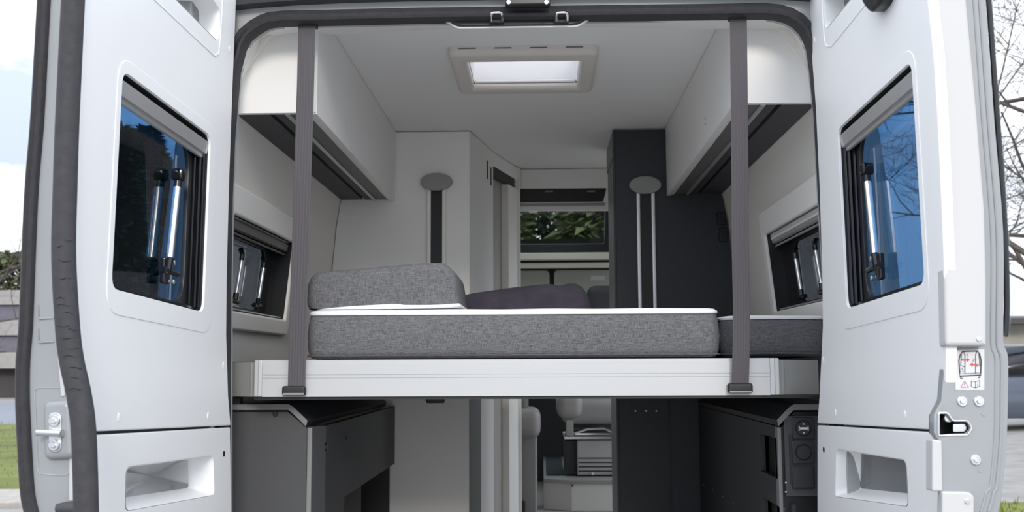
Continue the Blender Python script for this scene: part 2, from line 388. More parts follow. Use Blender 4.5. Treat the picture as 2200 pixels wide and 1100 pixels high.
# ------------------------------------------------------------------ rear doors
class Fr:
    def __init__(s, O, a, out):
        s.O = Vector(O); s.a = Vector(a).normalized(); c = Vector((out, 0, 0)); c -= s.a*c.dot(s.a); s.c = c.normalized()
        s.b = s.a.cross(s.c); s.b = s.b if s.b.z > 0 else -s.b
    def to(s, u, v, w=0): return s.O + s.a*u + s.b*v + s.c*w
    def uv(s, px, py, w=0):
        d = ray(px, py); t = (s.O + s.c*w - CAM).dot(s.c)/d.dot(s.c); p = CAM + d*t - s.O; return (p.dot(s.a), p.dot(s.b))
    def wv(s, px, py, U):
        d = ray(px, py); t = (s.O + s.a*U - CAM).dot(s.a)/d.dot(s.a); p = CAM + d*t - s.O; return (p.dot(s.c), p.dot(s.b))
    def face(s, w0): return lambda x, y, z: s.to(x, y, w0+z)            # plate facing the doorway
    def edge(s, U): return lambda x, y, z: s.to(U-z, x, 0) if 0 else s.O + s.a*(U-z) + s.b*y + s.c*x   # plate facing the camera, z goes into the door
def tray(mb, loop, depth, to, k=.84, shift=(0, 0)):
    c = Vector((sum(p[0] for p in loop)/len(loop), sum(p[1] for p in loop)/len(loop)))
    lo = lambda s_, d: [to(c.x+(p[0]-c.x)*s_+shift[0]*d/depth, c.y+(p[1]-c.y)*s_+shift[1]*d/depth, d) for p in loop]
    mb.rings([lo(1.0, 0), lo(.985, .004), lo(lin(1, k, .6), depth*.75), lo(k, depth), ], cap=False)
    l = lo(k, depth); n = len(l); cc = to(c.x+shift[0], c.y+shift[1], depth); mb.add(l+[cc], [[i, (i+1) % n, n] for i in range(n)])
    return mb
def rear_door(sgn, fr, name, label, hinge, free, lowfree, topo, pocket, caps, hole, U0):
    root = thing(name, fr.to(.4, -.9, .05), label, 'door', kind='structure')
    TOPV, BOTV, SEAM = 1.02, -.86, -.147
    W = (.205, .708, .128, .563)
    win = rnd([(W[0], W[2]), (W[1], W[2]), (W[1], W[3]), (W[0], W[3])], .028)
    hi = [fr.uv(*p) for p in hinge]; fr_ = [fr.uv(*p) for p in free]
    hi = [(hi[0][0], TOPV)] + hi; fr_ = [(fr_[0][0], TOPV)] + fr_
    up = [h for h in hi if h[1] > SEAM] + [(-.03 if sgn < 0 else -.11, SEAM+.0015)] + [(fr.uv(*free[-1])[0], SEAM+.0015)] + fr_[::-1]
    to0 = fr.face(0)
    tp = rnd([fr.uv(*p) for p in topo], .012)
    mb = MB(); mb.plate(up, [win, tp], .02, .004, to0); pan = obj('upper_panel', mb, 'door_white', root)
    mb = tray(MB(), tp, .05, to0, .86); obj('grip_recess', mb, 'door_white', pan)
    # slightly proud field round the window
    fld = rnd([(W[0]-.055, W[2]-.05), (W[1]+.022, W[2]-.05), (W[1]+.022, W[3]+.03), (W[0]-.055, W[3]+.03)], .06, 8)
    mb = MB(); mb.plate(fld, [offset(ccw(win), -.001)], .004, .0014, fr.face(-.0014), 3); obj('window_surround', mb, 'door_white', pan)
    lo = [(-.026 if sgn < 0 else -.11, SEAM-.0035), (-.062 if sgn < 0 else -.15, -.38), (-.075 if sgn < 0 else -.17, BOTV), (lowfree[-1][0], BOTV)] + lowfree[::-1]
    pk = rnd([fr.uv(*p) for p in pocket], .018)
    mb = MB(); mb.plate(lo, [pk], .02, .004, to0); low = obj('lower_panel', mb, 'door_white', root)
    mb = tray(MB(), pk, .05, to0, .84, (0, .012)); obj('pull_recess', mb, 'door_white', low)
    for i, p in enumerate(caps):
        u_, v_ = fr.uv(*p); mb = MB(); n = 12
        rg = lambda k, w_: [fr.to(u_+.006*k*math.cos(2*math.pi*j/n), v_+.009*k*math.sin(2*math.pi*j/n), w_) for j in range(n)]
        mb.rings([rg(1, .001), rg(.9, -.0012), rg(.5, -.0018)]); obj('screw_cap', mb, 'surround', pan)
    u_, v_ = fr.uv(*hole); mb = MB(); mb.disc(fr.to(u_, v_, .002), -fr.c, .0075, .003, 14); obj('screw_hole', mb, 'black', low)
    # black window reveal and inner frame, the pane, blind rail
    wn_ = ccw(win)
    mb = MB(); mb.rings([[fr.to(p[0], p[1], .004) for p in offset(wn_, .001)], [fr.to(p[0], p[1], .032) for p in offset(wn_, .002)]], cap=False)
    rev = obj('window_reveal', mb, 'black_frame', root, recalc=False)
    gl = rnd([(W[0]+.045, W[2]+.012), (W[1]-.004, W[2]+.012), (W[1]-.004, W[3]-.03), (W[0]+.045, W[3]-.03)], .07)
    mb = MB(); mb.plate(rnd([(W[0]-.03, W[2]-.03), (W[1]+.03, W[2]-.03), (W[1]+.03, W[3]+.03), (W[0]-.03, W[3]+.03)], .05), [gl], .010, .004, fr.face(.032)); fm = obj('window_frame', mb, 'black_frame', root)
    mb = MB(); mb.plate(offset(ccw(gl), -.012), [], .004, 0, fr.face(.0425)); obj('pane', mb, 'glass_tint', root)
    for k, (du, r_) in enumerate(((.012, .004), (.026, .005), (.045, .004))):   # grooved guides of the blind on the hinge side
        mb = MB().tube([fr.to(W[0]+du*.5, W[2]+.01, .006+du*.5), fr.to(W[0]+du*.5, W[3]-.03, .006+du*.5)], r_, 6); obj('blind_guide', mb, 'black_gloss', rev)
    rail = MB(); pr = [(-.004, .0), (-.034, .004), (-.038, .018), (-.030, .024), (-.022, .026), (-.006, .03), (-.001, .02)]
    rail.rings([[fr.to(uu, W[3]-.012+q[0], .002+q[1]*.8) for q in pr] for uu in (W[0]+.004, W[0]+.01, W[1]-.01, W[1]-.004)])
    rl = obj('blind_rail', rail, 'alu', root)
    mb = MB().tube([fr.to(W[0]+.006, W[3]-.052, .018), fr.to(W[1]-.006, W[3]-.052, .018)], .0055, 8); obj('blind_pull_bar', mb, 'alu', rl)
    mb = MB().rbox((.01, .01, .01), .002, 1, Matrix.Translation(fr.to(W[0]+.01, W[3]-.04, .02))); obj('end_stop', mb, 'black', rl)
    # sill rail
    mb = MB().tube([fr.to(W[0]+.01, W[2]+.006, .02), fr.to(W[1]-.01, W[2]+.006, .02)], .006, 6); obj('sill_rail', mb, 'black_gloss', rev)
    # stay: bracket on the frame, silver tube, knuckle
    su0, su1 = (W[0]+.185, W[0]+.165) if sgn < 0 else (W[0]+.175, W[0]+.150)
    a0, a1 = fr.to(su0-.02, .235, .022), fr.to(su0-.045, .405, .022)
    st = obj('window_stay', MB().tube([a0, a1], .0085, 12), 'chrome', root); tag(st, 'silver tube of the window stay')
    mb = MB(); kn = fr.to(su0-.048, .43, .022); mb.tube([a1, kn], .0095, 10); mb.rbox((.03, .03, .03), .008, 2, Matrix.Translation(kn+fr.b*.005)); mb.tube([kn+fr.a*.02, kn-fr.a*.028+fr.b*.012], .008, 8)
    obj('stay_knuckle', mb, 'black_gloss', st)
    mb = MB(); bk = fr.to(su0-.01, .205, .022); mb.tube([a0, bk], .009, 10); mb.tube([bk-fr.a*.06, bk+fr.a*.03], .007, 8)
    mb.rbox((.014, .035, .06), .005, 2, Matrix.Translation(bk+fr.c*.006)); obj('stay_bracket', mb, 'black_gloss', st)
    for dv in (-.022, .022):
        mb = MB().disc(bk+fr.b*dv-fr.a*.028, -fr.c, .006, .006, 10); obj('stay_bolt', mb, 'steel', st)
    # outer skin with the window hole, hinge-side edge, top and bottom closures
    U1 = .735
    skw = .062
    so_ = [(-.03, BOTV), (U1, BOTV), (U1, TOPV), (.0, TOPV)]
    hole2 = rnd([(W[0]-.045, W[2]-.015), (W[1]-.005, W[2]-.015), (W[1]-.005, W[3]+.02), (W[0]-.045, W[3]+.02)], .05)
    mb = MB(); mb.plate(so_, [hole2], .012, .003, fr.face(skw-.012)); obj('outer_skin', mb, 'van_paint', root)
    mb = MB(); mb.rings([[fr.to(p[0], p[1], .047) for p in ccw(hole2)], [fr.to(p[0], p[1], skw) for p in ccw(hole2)]], cap=False); obj('window_flange', mb, 'black_frame', root, recalc=False)
    mb = MB()
    for (u0, u1, v0, v1) in ((.05, U1-.01, TOPV-.02, TOPV), (.0, U1-.01, BOTV, BOTV+.02), (.06, .075, BOTV+.02, TOPV-.02)):
        b = [fr.to(u, v, ww) for ww in (.021, skw-.013) for v in (v0, v1) for u in (u0, u1)]
        mb.add(b, [[0, 1, 3, 2], [4, 6, 7, 5], [0, 4, 5, 1], [2, 3, 7, 6], [0, 2, 6, 4], [1, 5, 7, 3]])
    obj('edge_frame', mb, 'van_grey', root)
    return root, pan, low

LF = Fr((-.765, -.04, 1.6), (-.033, -1, .042), -1)
RF = Fr((.765, -.04, 1.6), (.005, -1, .04), 1)
UL = .80
lo_free_L = [LF.uv(185, 936), LF.uv(187, 1000), LF.uv(188, 1100), (.76, -.6)]
ld, lpan, llow = rear_door(-1, LF, 'door_1', 'open white van door with black rubber edge seal and lock striker, beside the lawn',
    [(508, 0), (504, 100), (500, 200), (493, 400), (488, 600), (487, 720), (491, 850)], [(172, 10), (167, 100), (160, 220), (156, 400), (153, 550), (160, 690), (170, 770), (180, 850), (184, 926)], lo_free_L,
    [(372, -8), (467, 88), (473, 70), (472, 20), (455, -5)], [(272, 1004), (458, 980), (461, 1063), (270, 1098)],
    [(255, 897), (447, 893), (480, 786), (493, 106)], (481, 975), UL)
RU = .805
lo_free_R = [(.715, -.1505), (.72, -.165), (.745, -.168), (.745, -.245), (.715, -.25), (.715, -.6)]
rd, rpan, rlow = rear_door(1, RF, 'door_2', 'open white van door with warning sticker and latch, beside the bare tree and parked car',
    [(1735, 0), (1742, 100), (1752, 230), (1760, 400), (1766, 600), (1767, 700), (1760, 850)], [(1994, 10), (2006, 120), (2014, 250), (2022, 420), (2029, 600), (2032, 760), (2031, 815), (2024, 845), (2008, 868), (2003, 917)], lo_free_R,
    [(1768, -8), (1772, 52), (1775, 62), (1832, -8)], [(1797, 966), (1946, 989), (1951, 1088), (1794, 1066)],
    [(1795, 886), (1944, 891), (1769, 774), (1750, 86)], (1770, 966), RU)

# ---- left door: closing edge
E_ = LF.edge(UL)
outerL = [LF.wv(x, y, UL) for x, y in smooth_path([(96, -60), (88, 0), (72, 250), (60, 400), (52, 550), (47, 700), (43, 770), (41, 850), (44, 930), (52, 1050), (60, 1100), (70, 1150), (100, 1300)], 4)]
innerL = [LF.wv(x, y, UL) for x, y in smooth_path([(165, -60), (158, 0), (146, 250), (141, 400), (138, 550), (146, 700), (155, 775), (171, 850), (181, 930), (186, 1100), (188, 1300)], 4)]
innerL = [(max(w_, .004), v_) for w_, v_ in innerL]
mb = MB(); mb.plate(outerL + innerL[::-1], [], .07, .003, E_); edgeL = obj('closing_edge', mb, 'van_paint', ld)
# door top stays open to the sky; big rubber bulb seal
rub = MB(); pth = [LF.wv(x, y, UL+.10) for x, y in smooth_path([(160, -60), (157, 0), (145, 250), (140, 400), (137, 550), (145, 700), (154, 775), (170, 850), (180, 930), (185, 1100), (187, 1300)], 8)]
prf = [(.0205*math.cos(t), -.10-.020*math.sin(t)) for t in [math.pi*2*k/14 for k in range(14)]]
rub.sweep(pth, prf, E_); seal = obj('bulb_seal', rub, 'rubber_soft', ld)
tag(seal, 'wrinkled dark rubber bulb seal')
# creases of the bulb: small dents built as thin raised folds
for i, (x, y, l) in enumerate([(140, 598, 20), (130, 640, 22), (135, 655, 30), (150, 672, 24), (137, 700, 26), (160, 707, 26), (150, 726, 40), (165, 748, 36), (150, 765, 30), (165, 790, 34), (168, 812, 30), (140, 560, 22), (128, 530, 16), (150, 515, 20), (160, 835, 30)]):
    U_ = UL+.10
    q = []
    for k in range(6):
        xx = x-l/2+l*k/5; yy = y + 2*math.sin(k*1.3+i)
        w_, v_ = LF.wv(xx, yy, U_+.016)
        cw = min(pth, key=lambda p: abs(p[1]-v_))[0]; dx = max(-.019, min(.019, w_-cw))
        q.append(LF.O + LF.a*(U_+.0203*math.sqrt(max(0, 1-(dx/.0206)**2))) + LF.b*v_ + LF.c*(cw+dx))
    obj('crease', MB().tube(q, [.0003, .0009, .0011, .0011, .0009, .0003], 5), 'black_frame', seal)
# outer weather seal, double lip
pth = [LF.wv(x, y, UL+.006) for x, y in smooth_path([(98, -60), (93, 0), (79, 250), (67, 400), (60, 550), (54, 700), (48, 775), (47, 850), (50, 930), (57, 1050), (66, 1100), (80, 1150), (105, 1300)], 8)]
mb = MB(); mb.sweep(pth, [(.013, .01), (.013, -.006), (.008, -.012), (.002, -.006), (-.003, -.006), (-.008, -.010), (-.012, -.004), (-.012, .01)], E_); obj('weather_seal', mb, 'rubber_soft', ld)
def pe(fr, U, x, y, dz=0): w_, v_ = fr.wv(x, y, U); return fr.O + fr.a*(U-dz) + fr.b*v_ + fr.c*w_
def eplate(fr, U, pts, t, bev, r=.004, segs=3): mb = MB(); mb.plate(rnd([fr.wv(x, y, U) for x, y in pts], r), [], t, bev, fr.edge(U), segs); return mb
# white liner slivers between edge and seal
obj('liner_strip', eplate(LF, UL+.003, [(112, 600), (121, 600), (139, 850), (131, 852), (118, 700)], .004, .001, .001), 'trim_white_dimmed', ld)
obj('liner_strip', eplate(LF, UL+.003, [(149, 935), (160, 925), (160, 1076), (148, 1076)], .004, .001, .001), 'trim_white_dimmed', ld)
# embossed marks
for y in (655, 706):
    mb = MB().tube([pe(LF, UL, 82, y, 0), pe(LF, UL, 82, y+24, -.001), pe(LF, UL, 86, y+30, -.001), pe(LF, UL, 116, y+28, 0)], .0022, 6); obj('pressed_rib', mb, 'van_paint', edgeL)
# pressed panel and striker housing
fl = [LF.wv(x, y, UL) for x, y in [(150, 833), (74, 833), (82, 1018), (150, 1022)]]
mb = MB().tube([LF.O+LF.a*(UL+.0006)+LF.b*v+LF.c*w_ for w_, v in rnd(fl, .012)], .0010, 5); obj('pressed_line', mb, 'van_grey', edgeL)
hs = obj('striker_housing', eplate(LF, UL+.016, [(90, 862), (150, 858), (158, 985), (92, 988)], .02, .010, .014, 4), 'van_paint', ld)
plt = obj('striker_plate', eplate(LF, UL+.019, [(104, 886), (131, 886), (131, 972), (104, 972)], .004, .0015, .011), 'steel', hs)
for y in (904, 956):
    c = pe(LF, UL+.0195, 117, y); obj('bolt', MB().disc(c, LF.a, .0105, .004, 20).disc(c+LF.a*.004, LF.a, .006, .003, 6), 'steel', plt)
a, b = pe(LF, UL+.03, 78, 929), pe(LF, UL+.03, 131, 931)
obj('striker_pin', MB().tube([a, a+(b-a)*.03, a+(b-a)*.97, b], [.0045, .006, .006, .005], 12), 'steel', plt)
obj('pin_bracket', eplate(LF, UL+.028, [(108, 920), (131, 920), (132, 938), (122, 940)], .012, .002, .003), 'steel', plt)
a = pe(LF, UL+.02, 146, 1092); obj('lower_buffer', MB().tube([a+LF.c*.02, a+LF.c*.004, a-LF.c*.02, a-LF.c*.024], [.008, .012, .012, .009], 12), 'rubber', ld)

# ---- right door: closing edge
U2 = .775; E2 = RF.edge(U2)
outR = [RF.wv(x, y, U2) for x, y in smooth_path([(2114, -60), (2119, 0), (2137, 250), (2157, 500), (2157, 700), (2158, 740), (2167, 768), (2167, 850), (2165, 930), (2159, 1010), (2154, 1065), (2146, 1100), (2130, 1160), (2090, 1300)], 4)]
inR = [RF.wv(x, y, U2) for x, y in [(1996, -60), (1996, 0), (2022, 450), (2032, 740), (2022, 860), (2006, 890), (2006, 930), (2020, 950), (2024, 1050), (2020, 1300)]]
lat = rnd([RF.wv(x, y, U2) for x, y in [(2018, 889), (2034, 889), (2046, 906), (2078, 906), (2085, 920), (2076, 931), (2046, 932), (2018, 934)]], .004)
mb = MB(); mb.plate(outR + inR[::-1], [lat], .02, .003, E2); edR = obj('closing_edge', mb, 'van_paint', rd)
mb = MB(); mb.rings([[RF.O+RF.a*(U2-.004)+RF.b*p[1]+RF.c*p[0] for p in lat], [RF.O+RF.a*(U2-.05)+RF.b*p[1]+RF.c*p[0] for p in lat]], cap=False); mb.add([RF.O+RF.a*(U2-.05)+RF.b*p[1]+RF.c*p[0] for p in lat], [list(range(len(lat)))]); lt = obj('latch_mouth', mb, 'black', rd)
mb = MB(); ps = [RF.wv(x, y, U2) for x, y in rnd([(2016, 887), (2035, 887), (2047, 904), (2078, 904), (2087, 919), (2078, 934), (2046, 934), (2016, 936)], 4)]
mb.tube([RF.O+RF.a*(U2+.001)+RF.b*p[1]+RF.c*p[0] for p in ps+ps[:1]], .002, 6); obj('latch_rim', mb, 'steel', lt)
obj('latch_tongue', eplate(RF, U2-.008, [(2048, 911), (2074, 910), (2078, 920), (2074, 928), (2048, 929)], .006, .001, .003), 'steel', lt)
c = pe(RF, U2-.01, 2036, 898); obj('latch_roller', MB().disc(c-RF.a*.01, RF.a, .008, .014, 14), 'chrome', lt)
# pressed ridge along the outer edge
for dx, r_ in ((-14, .004), (-27, .003)):
    pp = [pe(RF, U2, x+dx*(1 if y < 1050 else 1.3), y, .001) for x, y in smooth_path([(2119, 0), (2137, 250), (2157, 500), (2157, 700), (2158, 745), (2166, 772), (2166, 850), (2165, 930), (2159, 1010), (2152, 1065), (2142, 1100)], 6)]
    obj('pressed_ridge', MB().tube(pp, r_, 8), 'van_paint', edR)
# white trim that wraps round the upper edge and lower corner
obj('edge_trim', eplate(RF, RU, [(1990, -60), (1996, 0), (2005, 120), (2014, 250), (2022, 420), (2029, 600), (2032, 735), (2034, 743), (2120, 743), (2120, 600), (2116, 450), (2100, 250), (2077, 0), (2072, -60)], .03, .006, .003), 'trim_white_dimmed', rd)
obj('edge_trim', eplate(RF, U2+.012, [(2024, 1056), (2082, 1057), (2093, 1066), (2093, 1160), (2024, 1160)], .02, .003, .004), 'trim_white_dimmed', rd)
obj('panel_return', eplate(RF, U2+.004, [(2003, 944), (2024, 946), (2026, 1056), (2003, 1056)], .03, .003, .004), 'trim_white_dimmed', rd)
for x, y, u in ((2103, 728, RU), (2078, 1077, U2+.012)):
    c = pe(RF, u, x, y); obj('trim_screw', MB().disc(c-RF.a*.001, RF.a, .005, .003, 14).disc(c+RF.a*.002, RF.a, .002, .001, 4), 'steel', rd)
for x, y in ((2067, 862), (2103, 862), (2096, 988)):
    c = pe(RF, U2, x, y); bo = obj('edge_bolt', MB().disc(c-RF.a*.001, RF.a, .0095, .004, 20), 'steel', edR)
    obj('bolt_head', MB().disc(c+RF.a*.003, RF.a, .0055, .003, 6), 'steel', bo)
for x, y in ((2114, 888), (2108, 1010)):
    pp = [pe(RF, U2, x+6*math.cos(t), y+5*math.sin(t), 0) for t in [math.pi*k/6 for k in range(7)]]; obj('pressed_mark', MB().tube(pp, .001, 5), 'van_paint', edR)
# outer glass rubber seen past the edge
pp = [pe(RF, U2-.03, x, y) for x, y in smooth_path([(2116, -60), (2124, 0), (2142, 250), (2153, 400), (2160, 520), (2163, 640), (2161, 705), (2158, 722)], 6)]
obj('rear_light_edge', MB().tube(pp, .0055, 8), 'black_frame', rd)
pp = [p+RF.c*.008-RF.a*.01 for p in pp]; obj('light_trim', MB().tube(pp, .004, 6), 'glass_clear', rd)
# black door check at the top
u_, v_ = RF.uv(1900, 5)
mb = MB(); mb.plate(rnd([RF.uv(x, y) for x, y in [(1868, -30), (1880, 8), (1893, 25), (1900, 26), (1915, 10), (1930, -30)]], .012), [], .03, .008, RF.face(-.028), 4); obj('blind_handle', mb, 'black_frame', rd)
for pn, fr_x, ln in ((lpan, LF, [(326, -6), (452, 112), (460, 118), (466, 117), (471, 105), (477, 20), (478, -40)]), (rpan, RF, [(1764, -40), (1768, 40), (1772, 88), (1777, 99), (1784, 99), (1792, 93), (1872, -6)])):
    pp = smooth_path([tuple(fr_x.to(*fr_x.uv(x, y), .0004)) for x, y in ln], 5); obj('pressed_bead', MB().tube(pp, .0022, 6), 'door_white', pn)
# warning sticker
stk = obj('sticker', eplate(RF, U2+.0012, [(2053, 752), (2115, 750), (2115, 838), (2053, 838)], .0014, .0003, .002), 'sticker', edR)
def line(pts, r, m_, nm, closed=False):
    pp = [pe(RF, U2+.0015, x, y) for x, y in pts]; pp = pp+pp[:1] if closed else pp
    obj(nm, MB().tube(pp, r, 4), m_, stk)
line([(2062, 800), (2060, 775), (2063, 762), (2068, 755), (2100, 754), (2105, 761), (2108, 775), (2107, 800)], .0012, 'ink', 'van_drawing')
line([(2062, 800), (2062, 808), (2107, 806), (2107, 800)], .0012, 'ink', 'van_drawing'); line([(2070, 756), (2073, 762), (2073, 803)], .0008, 'ink', 'van_drawing'); line([(2099, 755), (2096, 762), (2096, 802)], .0008, 'ink', 'van_drawing')
line([(2066, 760), (2064, 785), (2072, 788)], .0007, 'ink', 'van_drawing'); line([(2103, 760), (2105, 785), (2097, 787)], .0007, 'ink', 'van_drawing'); line([(2066, 803), (2104, 801)], .0006, 'ink', 'van_drawing')
line([(2064, 808), (2064, 813), (2068, 813)], .0011, 'ink', 'van_drawing'); line([(2105, 806), (2105, 811), (2101, 811)], .0011, 'ink', 'van_drawing')
line([(2066, 790), (2070, 798), (2066, 799)], .0005, 'ink', 'van_drawing')
def flat(pts, m_, nm): obj(nm, eplate(RF, U2+.0022, pts, .0008, 0, 0), m_, stk)
flat([(2066, 771.5), (2078, 771.5), (2078, 768.5), (2084, 773), (2078, 777.5), (2078, 774.5), (2066, 774.5)], 'red', 'red_arrow')
flat([(2102, 781.5), (2090, 781.5), (2090, 778.5), (2084, 783), (2090, 787.5), (2090, 784.5), (2102, 784.5)], 'red', 'red_arrow')
line([(2064, 832), (2081, 832), (2072.5, 818)], .0007, 'red', 'warning_triangle', True); line([(2072.5, 822), (2072.5, 827)], .0006, 'ink', 'exclamation_mark'); line([(2072.5, 829), (2072.5, 830)], .0006, 'ink', 'exclamation_mark')
line([(2087, 818), (2096, 820), (2105, 817), (2105, 830), (2096, 833), (2087, 831)], .0006, 'ink', 'book_symbol', True); line([(2096, 820), (2096, 833)], .0006, 'ink', 'book_symbol'); line([(2100.5, 825), (2100.5, 829)], .0005, 'ink', 'book_symbol'); line([(2100.5, 822.5), (2100.5, 823.2)], .0005, 'ink', 'book_symbol')
line([(2076.5, 761.5), (2078, 760), (2078, 766)], .0005, 'ink', 'digit_one'); line([(2090, 771.5), (2091.5, 770.5), (2093, 771.5), (2093, 773), (2090, 776), (2093.2, 776)], .0005, 'ink', 'digit_two')

# ------------------------------------------------------------------ bed windows in the side walls
def bed_window(sgn, name, label, y0, y1, z0, z1):
    # plane tilted with the wall
    pa, pb = Vector((sgn*(wx(1.77)), 0, 1.77)), Vector((sgn*(wx(2.04)), 0, 2.04))
    b = (pb-pa).normalized(); a = Vector((0, 1, 0)); c = Vector((sgn, 0, 0)); c = (c-b*c.dot(b)).normalized()
    to = lambda dw: (lambda x, y, z: pa + a*x + b*((y-1.77)/b.z) + c*(dw+z))
    root = thing(name, to(0)((y0+y1)/2, z0, 0), label, 'window', kind='structure')
    hole = rnd([(y0, z0), (y1, z0), (y1, z1), (y0, z1)], .006)
    sur = rnd([(y0-.10, z0-.055), (y1+.055, z0-.055), (y1+.055, z1+.085), (y0-.10, z1+.085)], .03)
    mb = MB(); mb.plate(sur, [hole], .03, .008, to(-.022), 4); obj('surround', mb, 'surround', root)
    mb = MB(); h = ccw(hole); mb.rings([[to(-.012)(p[0], p[1], 0) for p in offset(h, .0008)], [to(.055)(p[0], p[1], 0) for p in offset(h, .0008)]], cap=False); obj('reveal', mb, 'black_frame', root, recalc=False)
    gl = rnd([(y0+.02, z0+.02), (y1-.09, z0+.02), (y1-.09, z1-.045), (y0+.02, z1-.045)], .04)
    mb = MB(); mb.plate(offset(h, -.03), [gl], .012, .006, to(.055)); obj('window_frame', mb, 'black_frame', root)
    mb = MB(); mb.plate(offset(ccw(gl), -.01), [], .004, 0, to(.069)); obj('pane', mb, 'glass_dark', root)
    pr = [(0, 0), (-.022, .002), (-.026, .012), (-.018, .018), (0, .02)]
    mb = MB(); mb.rings([[to(.0)(y, z1-.010+q[0], q[1]) for q in pr] for y in (y0+.004, y1-.006)]); obj('blind_rail', mb, 'alu' if sgn > 0 else 'under_brown', root)
    mb = MB().tube([to(.012)(y0+.01, z1-.044, 0), to(.012)(y1-.01, z1-.044, 0)], .004, 6); obj('blind_pull_bar', mb, 'alu' if sgn > 0 else 'under_brown', root)
    mb = MB().tube([to(.0)(y0+.005, z0+.005, 0), to(.0)(y1-.005, z0+.005, 0)], .004, 6); obj('sill_rail', mb, 'alu', root)
    for k, yy in enumerate((y1-.16, y1-.42)):
        aa, bb = to(.04)(yy, z0+.06, 0), to(.04)(yy+.012, z0+.165, 0)
        s_ = obj('window_stay', MB().tube([aa, bb], .0065, 10), 'chrome', root)
        mb = MB().tube([bb, to(.04)(yy+.012, z0+.185, 0), to(.05)(yy+.02, z0+.2, 0)], .008, 8); obj('stay_knuckle', mb, 'black_gloss', s_)
        mb = MB().tube([aa, to(.04)(yy, z0+.04, 0)], .009, 8); mb.tube([to(.042)(yy-.04, z0+.035, 0), to(.042)(yy+.04, z0+.035, 0)], .008, 8); obj('stay_bracket', mb, 'black_gloss', s_)
    return root
bed_window(-1, 'window_1', 'black framed tilting side window in a beige surround on the left of the bed', .20, .93, 1.77, 2.042)
bed_window(1, 'window_2', 'black framed side window with silver blind rail on the right of the bed', .20, .95, 1.79, 2.06)

# ------------------------------------------------------------------ roof vent
rv = thing('roof_vent', ((VENT[0]+VENT[1])/2, (VENT[2]+VENT[3])/2, CEIL-.03), 'square beige roof vent with white lit blind in the ceiling', 'roof vent')
x0, x1, y0, y1 = VENT
fo = rnd([(x0-.046, y0-.085), (x1+.046, y0-.085), (x1+.046, y1+.06), (x0-.046, y1+.06)], .03)
fi = [(x0+.012, y0+.005), (x1-.012, y0+.005), (x1-.012, y1-.005), (x0+.012, y1-.005)]
mb = MB(); mb.plate(fo, [fi], .032, .018, lambda x, y, z: Vector((x, y, CEIL-.031+z)), 4); fr_ = obj('frame', mb, 'vent_frame', rv)
for k in range(4):
    xx = lin(x0-.01, x1-.06, k/3); obj('clip', MB().box(xx, xx+.055, y0-.086, y0-.078, CEIL-.010, CEIL-.006), 'under_brown', fr_)
mb = MB(); mb.rings([[Vector((a, b, z)) for a, b in fi] for z in (CEIL-.005, CEIL+.12)], cap=False); obj('shaft', mb, 'vent_white', rv, recalc=False)
mb = MB(); n = 10; vs = [Vector((lin(x0-.02, x1+.02, i/n), lin(y0-.02, y1+.02, j/n), CEIL+.12+.05*(1-(2*i/n-1)**4)*(1-(2*j/n-1)**4))) for j in range(n+1) for i in range(n+1)]
mb.add(vs, [[j*(n+1)+i, j*(n+1)+i+1, (j+1)*(n+1)+i+1, (j+1)*(n+1)+i] for j in range(n) for i in range(n)]); obj('dome', mb, 'dome', rv)
obj('blind_bar', MB().box(x0+.016, x1-.016, y1-.045, y1-.030, CEIL-.014, CEIL-.002, .003), 'alu', rv)

ck = thing('added_roof_light', (0, 3.07, CEIL), 'unseen clear roof light added over the driving cab to let daylight into the aisle', 'window', kind='structure')  # added roof light, out of view, brings daylight down into cab and aisle
mb = MB(); mb.plate([(-.42, 2.76), (.42, 2.76), (.42, 3.38), (-.42, 3.38)], [], .006, 0, lambda x, y, z: Vector((x, y, CEIL+.041+z))); obj('pane', mb, 'glass_clear', ck)

# ------------------------------------------------------------------ overhead cabinets
CY0, CY1, CZ = .12, 1.685, 2.312
def overhead(sgn, label, zb):
    xi = .583 if sgn < 0 else .578
    X = lambda x: sgn*x
    root = thing('overhead_cabinet', (X(.70), .9, zb), label, 'cabinet', 'overhead cabinets above the bed')
    def bx(a, b, *r, **k): return MB().box(min(X(a), X(b)), max(X(a), X(b)), *r, **k)
    rp = [(X(xi+.002), zb), (X(wx(zb)-.003), zb), (X(wx(2.42)+.004), 2.42), (X(wx(2.5)+.012), 2.5), (X(.72), 2.55), (X(.65), 2.585), (X(xi+.002), 2.595)]
    mb = MB(); mb.plate(rp, [], .018, .0015, XZ(CY0)); obj('end_panel', mb, 'cab_white', root)
    ys = [CY0+.002, .62, 1.10, CY1]
    for a, b in zip(ys, ys[1:]):
        mb = bx(xi, xi+.018, a+.0012, b-.0012, zb-.004, CEIL-.003, bev=.002); d = obj('cabinet_door', mb, 'cab_white', root)
    obj('lower_lip', bx(xi+.0185, xi+.03, CY0+.02, CY1, zb+.001, zb+.02), 'cab_white', root)
    obj('bottom_board', bx(xi+.031, xi+.078, CY0+.02, CY1, zb+.004, zb+.018), 'under_brown', root)
    obj('light_strip', bx(xi+.080, xi+.094, CY0+.02, CY1, zb-.002, zb+.016, bev=.002), 'alu', root)
    obj('bottom_board', bx(xi+.095, xi+.128, CY0+.02, CY1, zb+.004, zb+.018), 'under_dark', root)
    obj('groove', bx(xi+.128, xi+.142, CY0+.02, CY1, zb+.014, zb+.022), 'black', root)
    obj('bottom_board', bx(xi+.142, wx(zb)-.003, CY0+.02, CY1, zb+.004, zb+.018), 'under_dark', root)
    obj('back_end', bx(xi+.019, wx(2.45)-.01, CY1-.018, CY1, zb+.02, 2.44), 'cab_white', root)
    return root
ocl = overhead(-1, 'white overhead cabinet on the left above the folded grey cushion', CZ)
ocr = overhead(1, 'white overhead cabinet on the right in front of the black wardrobe', CZ+.012)
